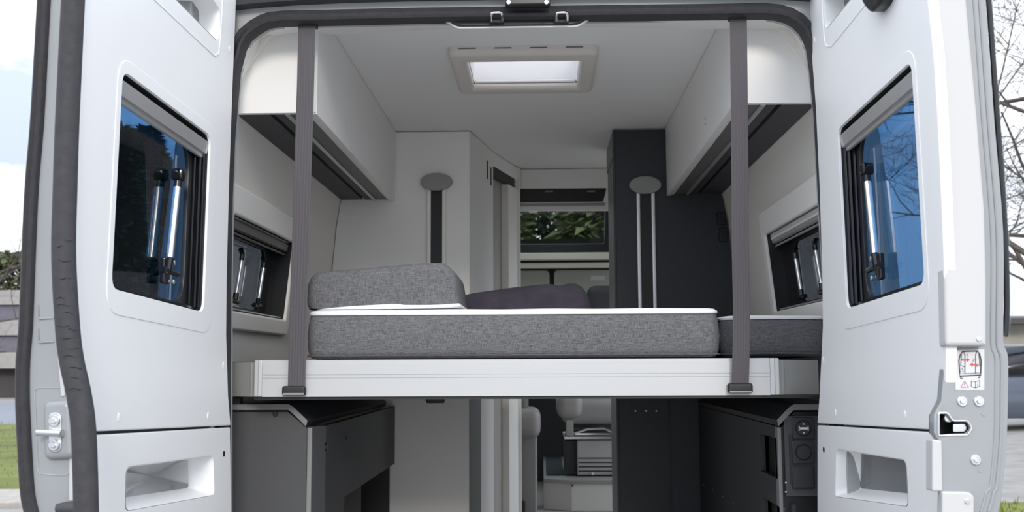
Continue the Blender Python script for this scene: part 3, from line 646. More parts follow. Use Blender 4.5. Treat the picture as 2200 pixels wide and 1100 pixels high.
for dx in (0, 6):
    p = P(1509+dx, 266-2*dx, 3.35); mb = MB().disc(Vector((.5785, p.y, p.z)), (-1, 0, 0), .004, .002, 10); obj('screw', mb, 'under_brown', ocr)

# ------------------------------------------------------------------ washroom cabin at the far left of the bed
wc = thing('washroom_cabin', (-.5, 2.1, FLOOR), 'pale grey washroom cabin with chamfered corner and recessed door behind the bed', 'washroom')
B = (-.264, 1.69); C = (-.226, 1.885); Ee = (-.183, 2.14); Fp = (-.119, 2.38); G = (-.079, 2.53); H = (-.064, 2.53)
lf = [(-wx(z)+.004, z) for z in (FLOOR+.005, 1.6, 1.77, 2.04, 2.2, 2.3, 2.42, 2.5)] + [(-.70, 2.525), (-.625, 2.57), (-.61, CEIL-.006)]
mb = MB(); mb.plate(lf + [(B[0]-.001, CEIL-.006), (B[0]-.001, FLOOR+.005)], [], .02, .001, XZ(1.69)); obj('rear_panel', mb, 'wash_panel', wc)
def wallseg(name, a, b, z0, z1, m_, t=.02, par=wc, inset=0., bev=.001):
    a, b = Vector(a), Vector(b); d = (b-a).normalized(); nn = Vector((-d.y, d.x))      # to the left of travel = into the cabin
    f = lambda x, y, z: Vector(((a+d*x+nn*(z+inset)).x, (a+d*x+nn*(z+inset)).y, y))
    mb = MB(); mb.plate([(0, z0), ((b-a).length, z0), ((b-a).length, z1), (0, z1)], [], t, bev, f); return obj(name, mb, m_, par)
wallseg('corner_panel', (B[0]+.001, B[1]+.002), C, 1.501, CEIL-.006, 'wash_panel')
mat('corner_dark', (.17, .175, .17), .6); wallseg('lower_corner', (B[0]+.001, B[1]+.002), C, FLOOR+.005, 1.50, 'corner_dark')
wallseg('side_panel', C, Ee, FLOOR+.005, CEIL-.006, 'wash_panel')
ztop = 2.545
wallseg('lintel', Ee, G, ztop, CEIL-.006, 'wash_panel')
hdl = wallseg('door_track', Ee, (Fp[0]+.028, Fp[1]+.11), ztop-.045, ztop-.001, 'black', .03)
wd = wallseg('washroom_door', Ee, (Fp[0]+.002, Fp[1]+.01), FLOOR+.01, ztop-.046, 'wash_door', .02, inset=.035)
wallseg('door_post', Fp, G, FLOOR+.005, ztop-.047, 'surround', .05)
obj('post_edge', MB().box(G[0]-.012, H[0], 2.531, 2.575, FLOOR+.005, CEIL-.006, .002), 'cab_white', wc)
for k in (0, 1):
    d = Vector((Ee[0]-C[0], Ee[1]-C[1])).normalized(); px = 1045+8*k
    t_ = .52+.28*k; q = Vector(C).lerp(Vector(Ee), t_); z1 = 2.545-.018*k
    wallseg('vent_slot', q-d*.010, q+d*.010, z1-.085, z1, 'black', .003, inset=-.002, bev=0)
a = P(916, 851, 4.42); b = P(955, 866, 4.42)
obj('lower_catch', MB().box(a.x, b.x, 1.672, 1.689, b.z, a.z+.02, .006, 3), 'black_frame', wc)
# vertical tracks of the lifting bed
def track(px0, px1, cy, cap, label, frame, zbot, dark):
    x = P((px0+px1)/2, cy+60, 4.41).x; hw = (px1-px0)/2/2250*4.41; yb = 1.688
    c = P(cap[0], cap[1], 4.405)
    root = thing('bed_track', (x, yb-.01, zbot), label, 'bed track', 'vertical bed lift tracks')
    zt = c.z
    for s in (-1, 1): obj('rail', MB().box(x+s*hw-(.008), x+s*hw+.008, yb-.018, yb, zbot, zt, .003), frame, root)
    obj('slot', MB().box(x-hw+.0085, x+hw-.0085, yb-.006, yb, zbot, zt), dark, root)
    mb = MB(); n = 28; rg = lambda k, dy: [Vector((c.x+.0685*k*math.cos(2*math.pi*j/n), yb-dy, c.z+.0385*k*math.sin(2*math.pi*j/n))) for j in range(n)]
    mb.rings([rg(1, .019), rg(1, .030), rg(.96, .034), rg(.6, .037)]); cp = obj('oval_cap', mb, 'cap_grey', root)
track(921, 954, 400, (938, 391), 'grey oval-capped bed track on the pale washroom wall', 'surround', 1.52, 'black')
track(1372, 1404, 400, (1386, 398), 'oval-capped bed track with two silver rails on the black wardrobe', 'alu', 1.52, 'black')

# ------------------------------------------------------------------ black wardrobe at the far right of the bed
wr = thing('wardrobe', (.6, 1.9, FLOOR), 'tall matt black wardrobe to the right of the aisle', 'wardrobe')
rt = [(wx(z)-.004, z) for z in (FLOOR+.005, 1.6, 1.77, 2.04, 2.2, 2.3, 2.42, 2.5)] + [(.70, 2.525), (.625, 2.57), (.61, CEIL-.006)]
mb = MB(); mb.plate([(.362, FLOOR+.005)] + rt + [(.362, CEIL-.006)], [], .02, .001, XZ(1.69)); wf = obj('front_panel', mb, 'dark_board', wr)
obj('side_panel', MB().box(.358, .378, 1.711, 2.14, FLOOR+.005, CEIL-.006, .001), 'unit_edge', wr)
obj('edge_strip', MB().box(.352, .3615, 1.69, 1.712, FLOOR+.005, CEIL-.006, .001), 'unit_side', wr)
mb = MB(); p = P(1322, 300, 4.6); obj('top_cap', MB().box(.353, .3575, 1.73, 2.13, 2.50, CEIL-.007), 'unit_edge', wr)
for y0_, y1_ in ((455, 482), (488, 518)):
    a, b = P(1556, y0_, 4.40), P(1566, y1_, 4.40); xx = wx((a.z+b.z)/2)-.012; obj('hinge', MB().box(xx-.035, xx, 1.672, 1.689, b.z, a.z, .003), 'black', wr)
a = P(1437, 900, 4.43); obj('joint', MB().box(a.x-.002, a.x+.006, 1.684, 1.6895, FLOOR+.01, 1.50), 'black', wr)
for px in (1365, 1388, 1410):
    c = P(px, 883, 4.425); obj('screw', MB().disc(c, (0, -1, 0), .0035, .003, 8), 'steel', wr)

# ------------------------------------------------------------------ driving cab seen down the aisle
oc = thing('overcab_panel', (.15, 2.55, 2.385), 'grey panel with a dark open shelf slot above the cab', 'panel')
Dp = 5.33
sl_ = rnd([pxz(x, y, Dp) for x, y in [(1060, 406), (1303, 404), (1296, 433), (1060, 436)]], .006)
a, b = pxz(1050, 453, Dp), pxz(1330, 452, Dp)
mb = MB(); mb.plate([(-.50, a[1]), (.50, b[1]), (.50, CEIL-.005), (-.50, CEIL-.005)], [sl_], .02, .001, XZ(Dp-2.74)); obj('fascia', mb, 'wash_panel', oc)
mb = MB(); mb.rings([[Vector((p[0], Dp-2.74+.012, p[1])) for p in sl_], [Vector((p[0], Dp-2.74+.14, p[1]-.005)) for p in sl_]]); obj('shelf_slot', mb, 'black', oc)
a, b = P(1060, 439, Dp), P(1300, 436, Dp); obj('slot_lip', MB().box(a.x, b.x, a.y-.012, a.y+.001, a.z-.012, a.z+.002, .003), 'cap_grey', oc)
for px in (1180, 1270):
    a = P(px, 411, Dp); obj('shelf_clip', MB().box(a.x-.02, a.x+.02, a.y-.002, a.y+.01, a.z-.004, a.z+.004), 'unit_edge', oc)
ws = thing('window_4', (0, 4.36, 1.42), 'windscreen of the driving cab, added out of view behind the bed to let in daylight', 'window', kind='structure')  # windscreen added below the line of sight so daylight reaches the aisle
mb = MB(); mb.plate(rnd([(-.80, 1.40), (.80, 1.40), (.76, 2.02), (-.76, 2.02)], .06), [], .006, 0, lambda x, y, z: Vector((x, 4.362+z, y))); obj('pane', mb, 'glass_clear', ws)
rw = thing('window_3', (0, 3.46, 2.28), 'narrow black framed roof window above the cab showing dark trees', 'window', kind='structure')
Dw = 6.2
gl = rnd([(-.55,)+(pxz(1100, 524, Dw)[1],), pxz(1298, 523, Dw), pxz(1300, 448, Dw), (-.55, pxz(1100, 448, Dw)[1])], .015)
mb = MB(); mb.plate([(-.9, 2.275), (.9, 2.275), (.9, 2.66), (-.9, 2.66)], [gl], .03, .006, XZ(Dw-2.74)); obj('frame', mb, 'black_frame', rw)
mb = MB(); mb.plate(offset(ccw(gl), -.01), [], .005, 0, XZ(Dw-2.74+.031)); obj('pane', mb, 'glass_clear', rw)
a = P(1146, 455, 6.15); obj('window_catch', MB().box(a.x-.025, a.x+.025, a.y-.01, a.y+.02, a.z-.008, a.z+.006, .002), 'cap_grey', rw)
ch = thing('cab_header', (0, 3.45, 2.16), 'two cream trim beams under the roof window', 'trim')
for k, (ya, yb, Dq) in enumerate(((541, 559.5, 6.17), (562.5, 577, 6.20))):
    a, b = P(1000, yb, Dq), P(1400, ya, Dq); obj('beam', MB().box(-.81, .81, Dq-2.74, Dq-2.74+.05, a.z, b.z, .006, 3), 'header_cream', ch)
obj('cab_roof', MB().box(-.80, .80, 3.52, 4.29, 2.33, 2.36), 'cab_dark', ch)
for (xa, xb, ya, yb, rr, nm, m_) in ((1190, 1420, 580, 640, .03, 'cream sun visor with a sticker, right of the aisle', 'visor'), (960, 1181, 582, 640, .03, 'dim sun visor left of the aisle behind the washroom post', 'visor')):
    a, b = pxz(xa, ya, 6.3), pxz(xb, yb, 6.3)
    mb = MB(); mb.plate(rnd([(a[0], b[1]), (b[0], b[1]), (b[0], a[1]), (a[0], a[1])], rr), [], .02, .006, XZ(3.56), 3)
    v_ = thing('sun_visor', ((a[0]+b[0])/2, 3.57, b[1]), nm, 'sun visor', 'sun visors'); obj('board', mb, m_, v_)
    if xa > 1100:
        obj('visor_label', MB().box(P(1262, 0, 6.3).x, P(1292, 0, 6.3).x, 3.557, 3.5595, pxz(0, 611, 6.3)[1], pxz(0, 601, 6.3)[1]), 'sticker', v_)
    obj('hinge_arm', MB().tube([Vector((a[0]+.03, 3.57, a[1]-.005)), Vector((a[0]+.03, 3.565, a[1]+.012))], .006, 8), 'black', v_)
# driver seat
ds = thing('driver_seat', (.30, 3.3, .98), 'grey swivel driver seat on a ribbed seat box beyond the aisle', 'seat')
def rb(name, px0, py0, px1, py1, D, dep, bev, m_, par, seg=3):
    a, b = P(px0, py1, D), P(px1, py0, D); return obj(name, MB().box(a.x, b.x, a.y, a.y+dep, a.z, b.z, bev, seg), m_, par)
cu = rb('seat_cushion', 1206, 858, 1440, 912, 5.75, .50, .045, 'seat_leather', ds, 4)
rb('side_bolster', 1197, 845, 1252, 902, 5.72, .52, .05, 'seat_leather', ds, 4)
bk = obj('backrest', MB().box(.16, .62, 3.42, 3.56, 1.40, 1.98, .06, 4), 'seat_leather', ds)
hr = rb('headrest', 1262, 612, 1316+40, 690, 6.05, .10, .05, 'under_dark', ds, 5)
rb('swivel_plate', 1212, 937, 1440, 944, 5.8, .42, .004, 'steel', ds)
rb('slide_rail', 1235, 930, 1440, 935, 5.76, .40, .003, 'chrome', ds)
rb('recliner', 1216, 902, 1232, 938, 5.74, .06, .006, 'cap_grey', ds)
obj('lever', MB().tube([P(1236, 931, 5.72), P(1262, 922, 5.72), P(1298, 920, 5.72), P(1318, 930, 5.72)], .006, 8), 'chrome', ds)
bxs = rb('seat_box', 1240, 946, 1440, 1022, 5.80, .40, .008, 'seat_box', ds)
rb('box_side', 1214, 946, 1239, 1020, 5.82, .36, .004, 'cab_dark', ds)
for k in range(5):
    y_ = 983+9.2*k; rb('rib', 1243, y_, 1438, y_+2.6, 5.797, .004, 0, 'black', bxs)
for px in (1273, 1320):
    c = P(px, 1018, 5.79); obj('bolt', MB().disc(c, (0, -1, 0), .008, .008, 10), 'chrome', bxs)
# passenger seat side at the left of the aisle
bs = thing('bench_seat', (-.15, 2.9, FLOOR), 'grey upholstered bench end with padded armrest left of the aisle', 'seat')
rb('end_panel', 1050, 930, 1153, 1190, 5.5, .35, .012, 'seat_leather', bs)
rb('armrest', 1040, 879, 1161, 944, 5.44, .40, .05, 'seat_leather', bs, 5)
rb('backrest', 1050, 820, 1134, 900, 5.6, .3, .03, 'under_brown', bs)
rb('foot', 1112, 1078, 1128, 1180, 5.43, .05, .006, 'black', bs)
# platform step
stp = thing('cab_step', (.3, 3.2, FLOOR), 'cream kinked step with a dark carpeted top in front of the driver seat', 'step')
q = [P(1040, 1052, 5.62), P(1228, 1040, 5.62), P(1480, 1037, 5.62)]
zt = q[1].z; fx = [(.045, 2.955), (q[1].x, 2.88), (q[2].x, 2.88)]
for a, b, nm in ((fx[0], fx[1], 'riser'), (fx[1], fx[2], 'riser')):
    wallseg(nm, a, b, FLOOR+.002, zt, 'step_cream', .02, par=stp)
mb = MB(); mb.plate([(fx[0][0], fx[0][1]-.008), (fx[1][0], fx[1][1]-.008), (fx[2][0], fx[2][1]-.008), (fx[2][0], 4.28), (fx[0][0], 4.28)], [], .02, .003, lambda x, y, z: Vector((x, y, zt+.021-z))); obj('tread', mb, 'cap_grey', stp)
obj('carpet', MB().box(.06, P(1212, 1000, 5.9).x, 3.10, 4.2, zt+.0215, zt+.03, .003), 'carpet', stp)
a = P(1230, 1041, 5.60); obj('corner_screw', MB().disc(Vector((a.x, 2.872, zt-.006)), (0, -1, 0), .006, .004, 8), 'unit_side', stp)

# ------------------------------------------------------------------ the bed
bed = thing('bed_platform', (0, .9, 1.523), 'white aluminium framed bed platform hung across the van', 'bed')
zb, zt = 1.523, 1.622; YR = .10
RX0, RX1 = -.715, .652
mb = MB(); pr = [(zb, 0), (zb, -.004), (1.572, -.004), (1.572, -.0025), (1.5735, -.0025), (1.5735, -.004), (1.581, -.004), (1.581, -.0025), (1.5825, -.0025), (1.5825, -.004), (zt-.012, -.004), (zt-.010, -.001), (zt-.002, -.001), (zt, .001), (zt, .03), (zb, .03)]
mb.rings([[Vector((x, YR+d, z)) for z, d in pr] for x in (RX0, RX1)]); obj('front_rail', mb, 'alu_white', bed)
for s, xa, xb in ((-1, -.738, RX0), (1, RX1, .678)):
    cpf = obj('corner_profile', MB().box(xa, xb, YR-.003, YR+.035, zb, zt, .004), 'alu_white', bed)
    obj('joint_line', MB().box((xa+xb)/2-.001, (xa+xb)/2+.001, YR-.0034, YR-.0028, zb+.001, zt-.002), 'cap_grey', cpf)
for s, xa, xb, yb in ((-1, -.7385, -.865, .20), (1, .6785, .80, .17)):
    p0, p1 = Vector((xa, YR+.006)), Vector((xb, yb)); d = (p1-p0).normalized(); nn = Vector((-d.y, d.x)); nn = nn if nn.y > 0 else -nn
    f = lambda x, y, z: Vector(((p0+d*x+nn*z).x, (p0+d*x+nn*z).y, y))
    mb = MB(); mb.plate([(0, zb), ((p1-p0).length, zb), ((p1-p0).length, zt-.006), (0, zt-.006)], [], .02, .001, f); er = obj('end_rail', mb, 'end_grey', bed)
    mb = MB(); mb.plate([(.012, zb+.001), (.015, zb+.001), (.015, zt-.008), (.012, zt-.008)], [], .003, 0, lambda x, y, z: f(x, y, z-.003)); obj('end_cap', mb, 'alu', er)
mb = MB(); mb.plate([(-.70, YR+.032), (.64, YR+.032), (.80, .20), (.82, 1.655), (-.82, 1.655), (-.85, .22)], [], .07, .004, lambda x, y, z: Vector((x, y, zt-.004-z))); obj('base_board', mb, 'under_dark', bed)
mb = MB(); obj('seal_strip', MB().box(-.738, .80, YR+.004, YR+.05, zb-.008, zb-.0005), 'black', bed)

def mattress(name, label, x0, x1, y0, y1, z0, z1, band, fab, front, wob=0., sag=0.):
    root = thing(name, ((x0+x1)/2, (y0+y1)/2, z0), label, 'mattress')
    # cover: lofted from bottom to the white edge, rounded corners in plan, a soft belly
    base = rnd([(x0, y0), (x1, y0), (x1, y1), (x0, y1)], .035, 5)
    sub = []
    for i, p in enumerate(base):
        q = base[(i+1) % len(base)]; L = math.dist(p, q); k = max(1, int(L/.05))
        for j in range(k): sub.append((lin(p[0], q[0], j/k), lin(p[1], q[1], j/k)))
    def lvl(z, ins, wv=0.): 
        r_ = []
        for p in offset(ccw(sub), ins):
            t_ = (p[0]-x0)/(x1-x0); r_.append(Vector((p[0], p[1], z + wv*math.sin(p[0]*23)*.5 - sag*t_*t_ + wob*math.sin(t_*math.pi))))
        return r_
    zs = z1-band; H = zs-z0
    mb = MB(); mb.rings([lvl(z0, .022), lvl(z0+.004, .008), lvl(z0+.012, .002), lvl(z0+.2*H, -.001), lvl(z0+.5*H, -.004), lvl(z0+.8*H, -.001), lvl(zs-.004, .003), lvl(zs, .005)]); obj('side_cover', mb, fab, root, 60)
    mb = MB(); mb.rings([lvl(zs+.0005, .002), lvl(zs+.006, .000, .0008), lvl(zs+band*.55, .002, .0012), lvl(zs+band*.85, .010, .0015), lvl(z1, .03, .0015)], cap=False); tp_ = lvl(z1, .03, .0015); nn_ = len(tp_); mb.add(tp_+[sum(tp_, Vector())/nn_], [[i, (i+1) % nn_, nn_] for i in range(nn_)]); obj('quilted_top', mb, 'quilt', root, 60)
    mb = MB(); pp = [v for v in lvl(z0+.010, -.001) if v.y < y0+.05]; pp.sort(key=lambda v: v.x); 
    if len(pp) > 2: obj('bottom_seam', MB().tube([p+Vector((0, -.0005, 0)) for p in pp], .0025, 6), 'fabric_side', root)
    return root
YM = .118
mx0, mx1 = P(659, 720, 2.74+YM).x, P(1547, 720, 2.74+YM).x
zm0 = zt+.001; zm1 = P(1100, 662.5, 2.74+YM).z
mattress('mattress', 'thick grey fabric mattress with white quilted top across the bed', mx0, mx1, YM, 1.62, zm0, zm1, .017, 'fabric_grey', True)
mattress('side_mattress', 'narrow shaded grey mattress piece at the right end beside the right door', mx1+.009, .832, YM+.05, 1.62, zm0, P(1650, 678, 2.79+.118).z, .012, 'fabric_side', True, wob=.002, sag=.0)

def cushion(name, label, cat, outl_px, D, depth, m_, insets, top_px=None):
    loop = [pxz(x, y, D) for x, y in outl_px]; loop = ccw(loop)
    Y0 = D-2.74; rings = []
    cx_ = sum(p[0] for p in loop)/len(loop); zl = min(p[1] for p in loop); zh = max(p[1] for p in loop)
    hw_ = (max(p[0] for p in loop)-min(p[0] for p in loop))/2
    for dy, ins in insets: rings.append([Vector((cx_+(p[0]-cx_)*(1-ins/hw_), Y0+dy*depth, max(zm1+.004, zl+(p[1]-zl)*(1-ins/(zh-zl))))) for p in loop])
    return rings
# folded grey cushion
DF = 2.90
ol = smooth_path([(663, 667), (657, 652), (656, 630), (660, 606), (671, 590), (690, 583), (760, 577), (850, 569), (920, 563.5), (946, 563.5), (960, 569), (975, 584), (981, 606), (985, 640), (988, 654), (984, 659)], 5)
ol += [(lin(984, 663, t), lin(659, 667, t**.9)) for t in (.15, .3, .45, .6, .75, .9)]
fc = thing('folded_cushion', (P(820, 660, DF).x, .35, zm1), 'grey fabric mattress piece folded up at the left of the bed', 'cushion')
rg = cushion('', '', '', ol, DF, .36, None, [(.0, .030), (.006, .016), (.025, .006), (.06, 0), (.5, 0), (.93, .002), (.98, .01), (1.0, .03)])
obj('cover', MB().rings(rg), 'fabric_grey', fc, 70)
wl = [pxz(x, y, DF+.01) for x, y in smooth_path([(664, 669), (700, 663), (760, 657.5), (850, 653), (870, 655), (930, 655), (970, 653), (987, 652), (989, 656), (986, 661), (900, 664), (780, 668), (690, 671)], 3)]
wl = ccw(wl); obj('white_lining', MB().rings([[Vector((p[0], DF-2.74+dy, max(zm1+.0025, p[1]))) for p in offset(wl, i)] for dy, i in ((-.004, .002), (-.001, .0004), (.05, 0), (.34, 0))]), 'quilt', fc, 60)
# dark pillow
pl = smooth_path([(972, 700), (975, 650), (986, 634), (1002, 626), (1060, 617), (1120, 609), (1170, 604), (1190, 604.5), (1204, 607), (1220, 603), (1238, 602.5), (1252, 609), (1262, 621), (1270, 640), (1275, 665), (1277, 700)], 5)
dp = thing('dark_pillow', (P(1120, 680, 3.3).x, .6, zm1), 'dark aubergine pillow lying behind the folded cushion', 'pillow')
rg = cushion('', '', '', pl, 3.30, .40, None, [(0, .055), (.03, .03), (.10, .012), (.25, .002), (.45, 0), (.7, .01), (.9, .03), (1, .06)])
obj('pillow_cover', MB().rings(rg), 'pillow_dark', dp, 80)
sp = [P(x, y, 3.31) for x, y in [(1204, 609), (1200, 625), (1198, 645), (1199, 665)]]; sp = [p+Vector((0, .012-.04*0, 0)) for p in sp]

# ------------------------------------------------------------------ straps
def strap(label, pts, half, brk, topx):
    # pts: (px centre, py, D)
    root = thing('bed_strap', P(pts[-1][0], pts[-1][1], pts[-1][2]), label, 'strap', 'bed support straps')
    cl = smooth_path([tuple(P(*p)) for p in pts], 6)
    hw = half/2250*2.76; n = len(cl); ribs = 6
    prof_ = []
    for k in range(ribs*2+1): prof_.append((lin(-hw, hw, k/(ribs*2)), -.0022 if k % 2 else -.0012))
    prof_ = [(-hw, .0)] + prof_ + [(hw, .0)]
    rings = [[Vector(c)+Vector((q[0], q[1], 0)) for q in prof_] for c in cl]
    obj('webbing', MB().rings(rings), 'strap', root, 25)
    a, b = P(topx[0], topx[2], 2.745), P(topx[1], topx[1+2], 2.745)
    obj('anchor', MB().box(a.x, b.x, .012, .035, a.z, b.z+.02, .002), 'black', root)
    a, b = P(brk[0], brk[3], 2.825), P(brk[1], brk[2], 2.825)
    hk = obj('hook_bracket', MB().box(a.x, b.x, a.y-.012, a.y+.008, a.z, b.z, .006, 3), 'black', root)
    obj('hook_lip', MB().tube([Vector((a.x+.004, a.y-.011, a.z+.004)), Vector((b.x-.004, a.y-.011, a.z+.004))], .003, 6), 'cap_grey', hk)
strap('dark grey webbing strap holding up the left end of the bed', [(659.5, 46, 2.755), (656, 200, 2.765), (649, 420, 2.78), (642, 640, 2.80), (638.5, 770, 2.815), (637, 838, 2.82)], 19.0, (607, 658, 829, 850), (640, 679, 57, 44))
strap('dark grey webbing strap holding up the right end of the bed', [(1586, 30, 2.755), (1588, 200, 2.765), (1590, 420, 2.785), (1591, 560, 2.80), (1593, 660, 2.812), (1592, 760, 2.815), (1590, 832, 2.82)], 18.5, (1563, 1616, 823, 845), (1568, 1604, 40, 26))

# ------------------------------------------------------------------ units under the bed
def unit(sgn, root, xs, xc, xe, z_top, z_edge, y0, y1):
    # xs: where the flat top starts to bend, xc: chamfer end / side plane
    X = lambda v: v
    tp = [(sgn*.872, z_top), (xs, z_top), (lin(xs, xe, .25), lin(z_top, z_edge, .16)), (xe, z_edge)]
    t_ = .016
    lo = [(p[0]+(sgn*.004 if i > 1 else 0), p[1]-t_) for i, p in enumerate(tp)]
    mb = MB(); mb.rings([[Vector((p[0], y, p[1])) for p in tp+lo[::-1]] for y in (y0-.012, y1)]); obj('worktop', mb, 'unit_side', root, 20)
    mb = MB(); mb.rings([[Vector((p[0], y, p[1])) for p in tp+lo[::-1]] for y in (y0-.014, y0-.0125)]); obj('worktop_edge', mb, 'unit_edge', root, 20)
lu = thing('storage_unit', (-.75, .9, FLOOR), 'dark grey storage unit under the left end of the bed', 'storage unit')
Dl = 2.95; Yl = Dl-2.74
xs, xe = P(622, 868, Dl).x, P(663, 905, Dl).x; zt_, ze = P(560, 868, Dl).z, P(663, 903, Dl).z
unit(-1, lu, xs, None, xe, zt_, ze, Yl, 1.68)
fp = [(-.875, FLOOR+.004), (xe-.004, FLOOR+.004), (xe-.004, ze-.020), (xs-.004, zt_-.022), (-.875, zt_-.022)]
mb = MB(); mb.plate(fp, [], .018, .001, XZ(Yl)); obj('front_panel', mb, 'unit_grey', lu)
xsd = P(697, 960, Dl+.04).x
obj('corner_bead', MB().box(xe-.003, xe+.011, Yl-.004, Yl+.02, FLOOR+.004, ze-.020, .003), 'unit_edge', lu)
wallseg('corner_post', (xe+.012, Yl), (xsd, Yl+.055), FLOOR+.004, ze-.018, 'unit_grey', .018, par=lu)
zr = 1.20; ya, yb = .56, 1.66
for nm, y_a, y_b, za, zb_ in (('side_panel', Yl+.058, ya, FLOOR+.004, ze-.018), ('side_rail', ya+.001, 1.675, zr, ze-.018)):
    obj(nm, MB().box(xsd-.018, xsd, y_a, y_b, za, zb_, .001), 'unit_side', lu)
dv = P(805, 1060, 3.81).y
obj('recess_door', MB().box(xsd-.05, xsd-.035, ya, dv, FLOOR+.004, zr-.001), 'cab_dark', lu)
obj('recess_back', MB().box(xsd-.24, xsd-.22, dv, 1.675, FLOOR+.004, zr+.1), 'black', lu)
obj('recess_end', MB().box(-.86, xsd-.02, 1.655, 1.675, FLOOR+.004, zr+.1), 'black', lu)
for px, py in ((702, 960), (745, 941)):
    D_ = (xsd-CAM.x)*2250/(px-1165); c = P(px, py, D_); obj('lock', MB().disc(Vector((xsd-.001, c.y, c.z)), (1, 0, 0), .013 if px < 710 else .008, .004, 14), 'black_gloss' if px < 710 else 'unit_side', lu)
c = P(592, 889, Dl); obj('cable_clip', MB().disc(c+Vector((0, .002, 0)), (0, -1, 0), .008, .006, 10), 'black', lu)
a, b = P(499, 864, 2.93), P(516, 853, 2.93); obj('stop_block', MB().box(a.x, b.x, a.y, a.y+.03, zt_+.001, b.z-.001, .002), 'black', lu)
# right unit
ru = thing('service_unit', (.78, .9, FLOOR), 'black service unit with switches and sockets under the right end of the bed', 'storage unit')
xs2, xe2 = P(1703, 868, Dl).x, P(1667, 904, Dl).x; zt2, ze2 = P(1730, 868, Dl).z, P(1667, 902, Dl).z
unit(1, ru, xs2, None, xe2, zt2, ze2, Yl, 1.68)
fp = [(.875, FLOOR+.004), (xe2+.014, FLOOR+.004), (xe2+.014, ze2-.022), (xs2+.004, zt2-.022), (.875, zt2-.022)]
a_, b_ = pxz(1692, 1068, Dl), pxz(1760, 1068, Dl)
mb = MB(); mb.plate(fp, [], .018, .001, XZ(Yl+.004)); obj('front_panel', mb, 'black_frame', ru)
obj('corner_bead', MB().box(xe2+.002, xe2+.013, Yl-.004, Yl+.03, FLOOR+.004, ze2-.020, .002), 'unit_edge', ru)
p0 = pxz(1688, 1066, Dl); p1 = pxz(1757, 893, Dl)
sp_ = obj('socket_panel', MB().box(p0[0], p1[0]+.02, Yl-.006, Yl+.003, p0[1], p1[1], .002), 'unit_grey', ru)
for k, (y0_, y1_) in enumerate(((897, 943), (947, 996), (1001, 1050))):
    a, b = P(1702, y1_, Dl-.01), P(1748, y0_, Dl-.01)
    s_ = obj(('bed_switch', 'round_socket', 'square_cover')[k], MB().box(a.x, b.x, Yl-.016, Yl-.0065, a.z, b.z, .003), 'socket', ru)
    c = Vector(((a.x+b.x)/2, Yl-.0165, (a.z+b.z)/2))
    if k < 2:
        n = 28; mb = MB().tube([c+Vector((.021*math.cos(2*math.pi*j/n), 0, .021*math.sin(2*math.pi*j/n))) for j in range(n+1)], .0014, 6); obj('ring', mb, 'black', s_)
        obj('dial', MB().disc(c+Vector((0, .001, 0)), (0, -1, 0), .019, .003, 24), 'socket', s_)
    else:
        obj('rocker', MB().box(a.x+.003, b.x-.003, Yl-.020, Yl-.0162, a.z+.003, b.z-.003, .0018), 'socket', s_)
    if k == 0:
        y = c.y-.0032
        for dx, dz in ((-.012, 0), (.012, 0)): obj('symbol', MB().box(c.x+dx-.0015, c.x+dx+.0015, y, y+.001, c.z-.006, c.z+.006), 'icon', s_)
        obj('symbol', MB().box(c.x-.012, c.x+.012, y, y+.001, c.z-.003, c.z+.003), 'icon', s_)
        for sg in (1, -1):
            obj('arrow', MB().add([(c.x-.003, y, c.z+sg*.010), (c.x+.003, y, c.z+sg*.010), (c.x, y, c.z+sg*.0145), (c.x-.003, y+.001, c.z+sg*.010), (c.x+.003, y+.001, c.z+sg*.010), (c.x, y+.001, c.z+sg*.0145)], [[0, 1, 2], [5, 4, 3], [0, 3, 4, 1], [1, 4, 5, 2], [2, 5, 3, 0]]), 'icon', s_)
for y_ in (1037, 1057):
    c = P(1689, y_, Dl-.01); obj('screw', MB().disc(Vector((c.x, Yl-.006, c.z)), (0, -1, 0), .003, .002, 8), 'chrome', ru)
xi2 = xe2+.002
# side of the right unit with two open recesses
def YX(px): return (xi2-CAM.x)*2250/(px-1165)-2.74
hol = []
for (xa, xb, za_, zb__) in ((1621, 1656, 1.40, 1.29), (1623, 1658, 1.215, .90)):
    hol.append([(YX(xb), zb__), (YX(xa), zb__), (YX(xa), za_), (YX(xb), za_)])
mb = MB(); mb.plate([(Yl+.031, FLOOR+.004), (1.675, FLOOR+.004), (1.675, ze2-.018), (Yl+.031, ze2-.018)], [rnd(h, .004) for h in hol], .016, .001, lambda x, y, z: Vector((xi2+z, x, y))); obj('side_panel', mb, 'unit_side', ru)
for h in hol:
    ys_ = [p[0] for p in h]; zs_ = [p[1] for p in h]
    obj('recess', MB().box(xi2+.03, xi2+.04, min(ys_)-.02, max(ys_)+.02, min(zs_)-.01, max(zs_)+.01), 'cab_dark', ru)
for px, py in ((1502, 1042), (1520, 1053), (1541, 1067), (1563, 1082)):
    D_ = (xi2-CAM.x)*2250/(px-1165); c = P(px, py, D_); obj('screw', MB().disc(Vector((xi2+.001, c.y, c.z)), (-1, 0, 0), .004, .003, 8), 'steel', ru)

# ================================================================== OUTSIDE
def gz(x, y):                                  # the yard rises gently towards the parked car
    t_ = max(0, min(1, (x-3)/6)); s_ = max(0, min(1, (y-2)/14)); return .36*t_*s_*s_*(3-2*s_)
mb = MB(); n = 40; xs_ = [lin(-70, 70, i/n) for i in range(n+1)]; ys_ = [-40+lin(0, 1, j/n)**1.0*150 for j in range(n+1)]
mb.add([(x, y, gz(x, y)) for y in ys_ for x in xs_], [[j*(n+1)+i, j*(n+1)+i+1, (j+1)*(n+1)+i+1, (j+1)*(n+1)+i] for j in range(n) for i in range(n)])
tag(obj('ground', mb, 'asphalt'), 'grey asphalt yard the van stands on', 'ground', kind='structure')
